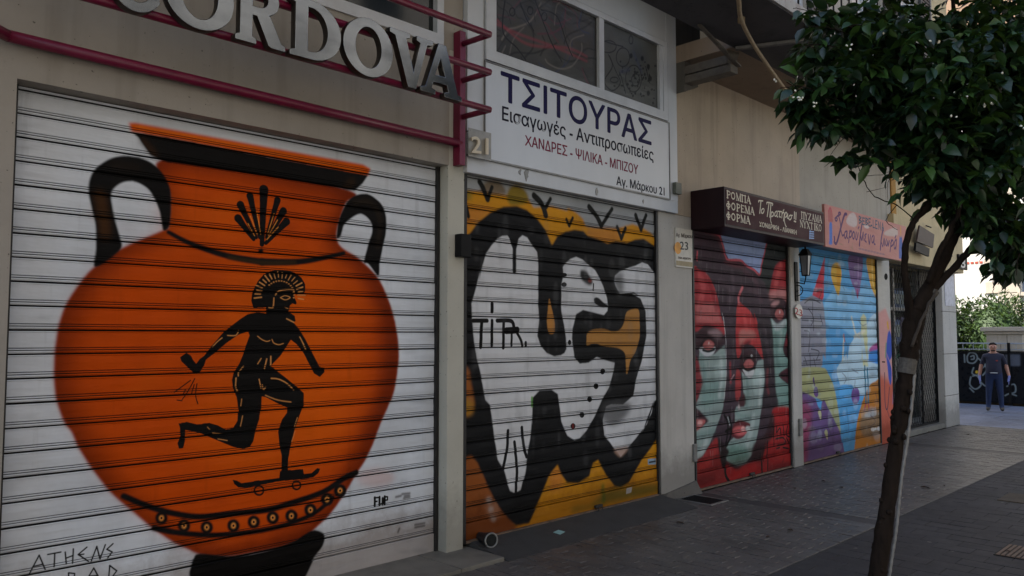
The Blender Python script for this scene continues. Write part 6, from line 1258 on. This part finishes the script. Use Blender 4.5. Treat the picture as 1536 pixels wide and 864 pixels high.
while y < 6: rb.box(BX-0.012, BX-0.003, y, y+0.085, zr-0.035, zr+0.035); y += 0.13
for k in range(4): rb.box(BX-0.012, BX-0.003, yy, yy+0.07, zr+0.1+k*0.12, zr+0.18+k*0.12)
tag(rb.build('red_border', simple('brick_red_border', (166,72,52), 0.8), wb), kind='stuff')
MB().box(BX-0.3, BX+9.2, -22, 24, 10.5, 10.8).build('cornice', M_['limestone'], wb)
MB().box(BX+0.6, BX+9, -22, 24, 10.8, 20).build('upper_storey', plaster('tan_upper_plaster', (150,122,98), amt=0.5), wb)

# ------------------------------------------------------------------ the man
def person():
    loc = G(1493, 617); H = 1.655
    root = thing('person', 'man in dark blue tee shirt and jeans with pale blue gloves standing before the fence', 'person', tuple(loc))
    V = {}; R_ = {}; E_ = []
    def j(n, p, r, to=None):
        V[n] = p; R_[n] = r
        if to: E_.append((to, n))
    s = H/1.75
    j('pelvis', (0,0.0,0.95), (.165,.125)); j('belly', (0,-0.045,1.10), (.185,.165), 'pelvis'); j('chest', (0,-0.015,1.30), (.185,.135), 'belly'); j('upper', (0,0.01,1.42), (.13,.10), 'chest'); j('neck', (0,0.0,1.50), (.062,.062), 'upper'); j('jaw', (0,-0.022,1.575), (.068,.078), 'neck'); j('head', (0,-0.01,1.645), (.078,.095), 'jaw'); j('crown', (0,0.0,1.705), (.062,.075), 'head'); j('nose', (0,-0.115,1.62), (.014,.014), 'head')
    for sd, n in ((-1,'l'), (1,'r')):
        j('ear'+n, (sd*0.085,0.0,1.625), (.014,.022), 'head')
        j('sh'+n, (sd*0.185,0.01,1.40), (.078,.075), 'upper'); j('el'+n, (sd*0.275,0.03,1.14), (.05,.05), 'sh'+n); j('fo'+n, (sd*0.30,0.0,1.02), (.043,.043), 'el'+n); j('wr'+n, (sd*(0.315 if sd < 0 else 0.33),-0.03 if sd < 0 else -0.07,0.90), (.032,.032), 'fo'+n); j('pa'+n, (sd*0.318,-0.045,0.83), (.04,.026), 'wr'+n)
        for k, (dx, L) in enumerate(((-.028,.075),(-.009,.088),(.010,.082),(.028,.062))):
            j(f'f{k}a'+n, (sd*0.318, -0.045-dx, 0.775), (.010,.010), 'pa'+n); j(f'f{k}b'+n, (sd*0.312, -0.052-dx, 0.775-L), (.008,.008), f'f{k}a'+n)
        j('th1'+n, (sd*0.30,-0.085,0.815), (.012,.012), 'pa'+n); j('th2'+n, (sd*0.292,-0.105,0.76), (.009,.009), 'th1'+n)
        j('hip'+n, (sd*0.095,0.0,0.86), (.108,.115), 'pelvis'); j('kn'+n, (sd*0.125,-0.01,0.49), (.072,.075), 'hip'+n); j('ca'+n, (sd*0.135,0.015,0.33), (.066,.066), 'kn'+n); j('an'+n, (sd*0.145,0.02,0.09), (.052,.055), 'ca'+n); j('he'+n, (sd*0.145,0.035,0.055), (.045,.05), 'an'+n); j('to'+n, (sd*0.165,-0.14,0.042), (.046,.038), 'an'+n)
    names = list(V); me = bpy.data.meshes.new('body_skeleton'); me.from_pydata([tuple(c*s for c in V[n]) for n in names], [(names.index(a), names.index(b)) for a, b in E_], [])
    ob = bpy.data.objects.new('tmp', me); COL.objects.link(ob); md = ob.modifiers.new('skin', 'SKIN'); md.use_smooth_shade = True; ob.modifiers.new('sub', 'SUBSURF').levels = 2
    for i, n in enumerate(names): me.skin_vertices[0].data[i].radius = (R_[n][0]*s, R_[n][1]*s); me.skin_vertices[0].data[i].use_root = (n == 'pelvis')
    dg = bpy.context.evaluated_depsgraph_get(); dg.update(); bm2 = bpy.data.meshes.new_from_object(ob.evaluated_get(dg)); bpy.data.objects.remove(ob)
    bm2.materials.clear()
    for m in (simple('skin', (176,126,104), 0.55, 0, 0.12, 12), simple('navy_tee', (40,40,56), 0.85, 0, 0.15, 14, bump=0.3, bscale=30), simple('blue_jeans', (30,44,76), 0.85, 0, 0.3, 10, bump=0.3, bscale=30), simple('brown_shoes', (70,62,50), 0.7), simple('pale_blue_gloves', (132,138,196), 0.5)): bm2.materials.append(m)
    for p in bm2.polygons:
        x, y, z = (c/s for c in p.center); k = 1
        if z > 1.485: k = 0
        elif abs(x) > 0.235 and z < 1.19: k = 0 if z > 0.915 else 4
        elif abs(x) > 0.225 and z < 0.92: k = 4
        elif z < 0.105: k = 3
        elif z < 0.975: k = 2
        p.material_index = k; p.use_smooth = True
    d = math.atan2(CAM[1]-loc[1], CAM[0]-loc[0]) + math.pi/2
    bo_ = link('body', bm2, root); root.rotation_euler = (0, 0, d)
    hm = bpy.data.meshes.new('hair'); b = bmesh.new(); bmesh.ops.create_uvsphere(b, u_segments=16, v_segments=10, radius=1.0)
    for v in list(b.verts):
        if v.co.z < (0.35 if v.co.y < -0.1 else -0.2): b.verts.remove(v)
    for v in b.verts: v.co = Vector((v.co.x*0.088*s, (v.co.y*0.100+0.008)*s, (1.685+v.co.z*0.075+(0.006*math.sin(v.co.x*30)))*s))
    b.to_mesh(hm); b.free(); hm.materials.append(simple('dark_hair', (34,28,26), 0.8, 0, 0.3, 40)); link('hair', hm, root)
    bm3 = MB(); bm3.tube([(sx*0.045*s, -0.088*s, 1.55*s) for sx in (-1, -0.5, 0, 0.5, 1)], 0.017*s, 6).build  # beard strip
    br = bm3.build('beard', simple('dark_beard', (52,42,38), 0.9), None); br.parent = root
    em = MB()
    for sx in (-1, 1): em.box(sx*0.032*s-0.012*s, sx*0.032*s+0.012*s, -0.106*s, -0.098*s, 1.637*s, 1.647*s)
    eo = em.build('eyes', M_['black'], None); eo.parent = root
    mo = MB().box(-0.024*s, 0.024*s, -0.100*s, -0.094*s, 1.575*s, 1.581*s).build('mouth', simple('lips', (120,70,62), 0.6), None); mo.parent = root
    hm2 = MB().tube([(0.172*s*math.cos(t), (-0.02+0.142*math.sin(t))*s, 0.985*s) for t in np.linspace(0, 6.2832, 21)], 0.014*s, 6).build('shirt_hem', simple('white_hem', (196,196,194), 0.8), None); hm2.parent = root
    lg_ = MB().box(0.05*s, 0.10*s, -0.158*s, -0.150*s, 1.28*s, 1.31*s).build('shirt_print', simple('red_print', (150,60,56), 0.8), None); lg_.parent = root
person()
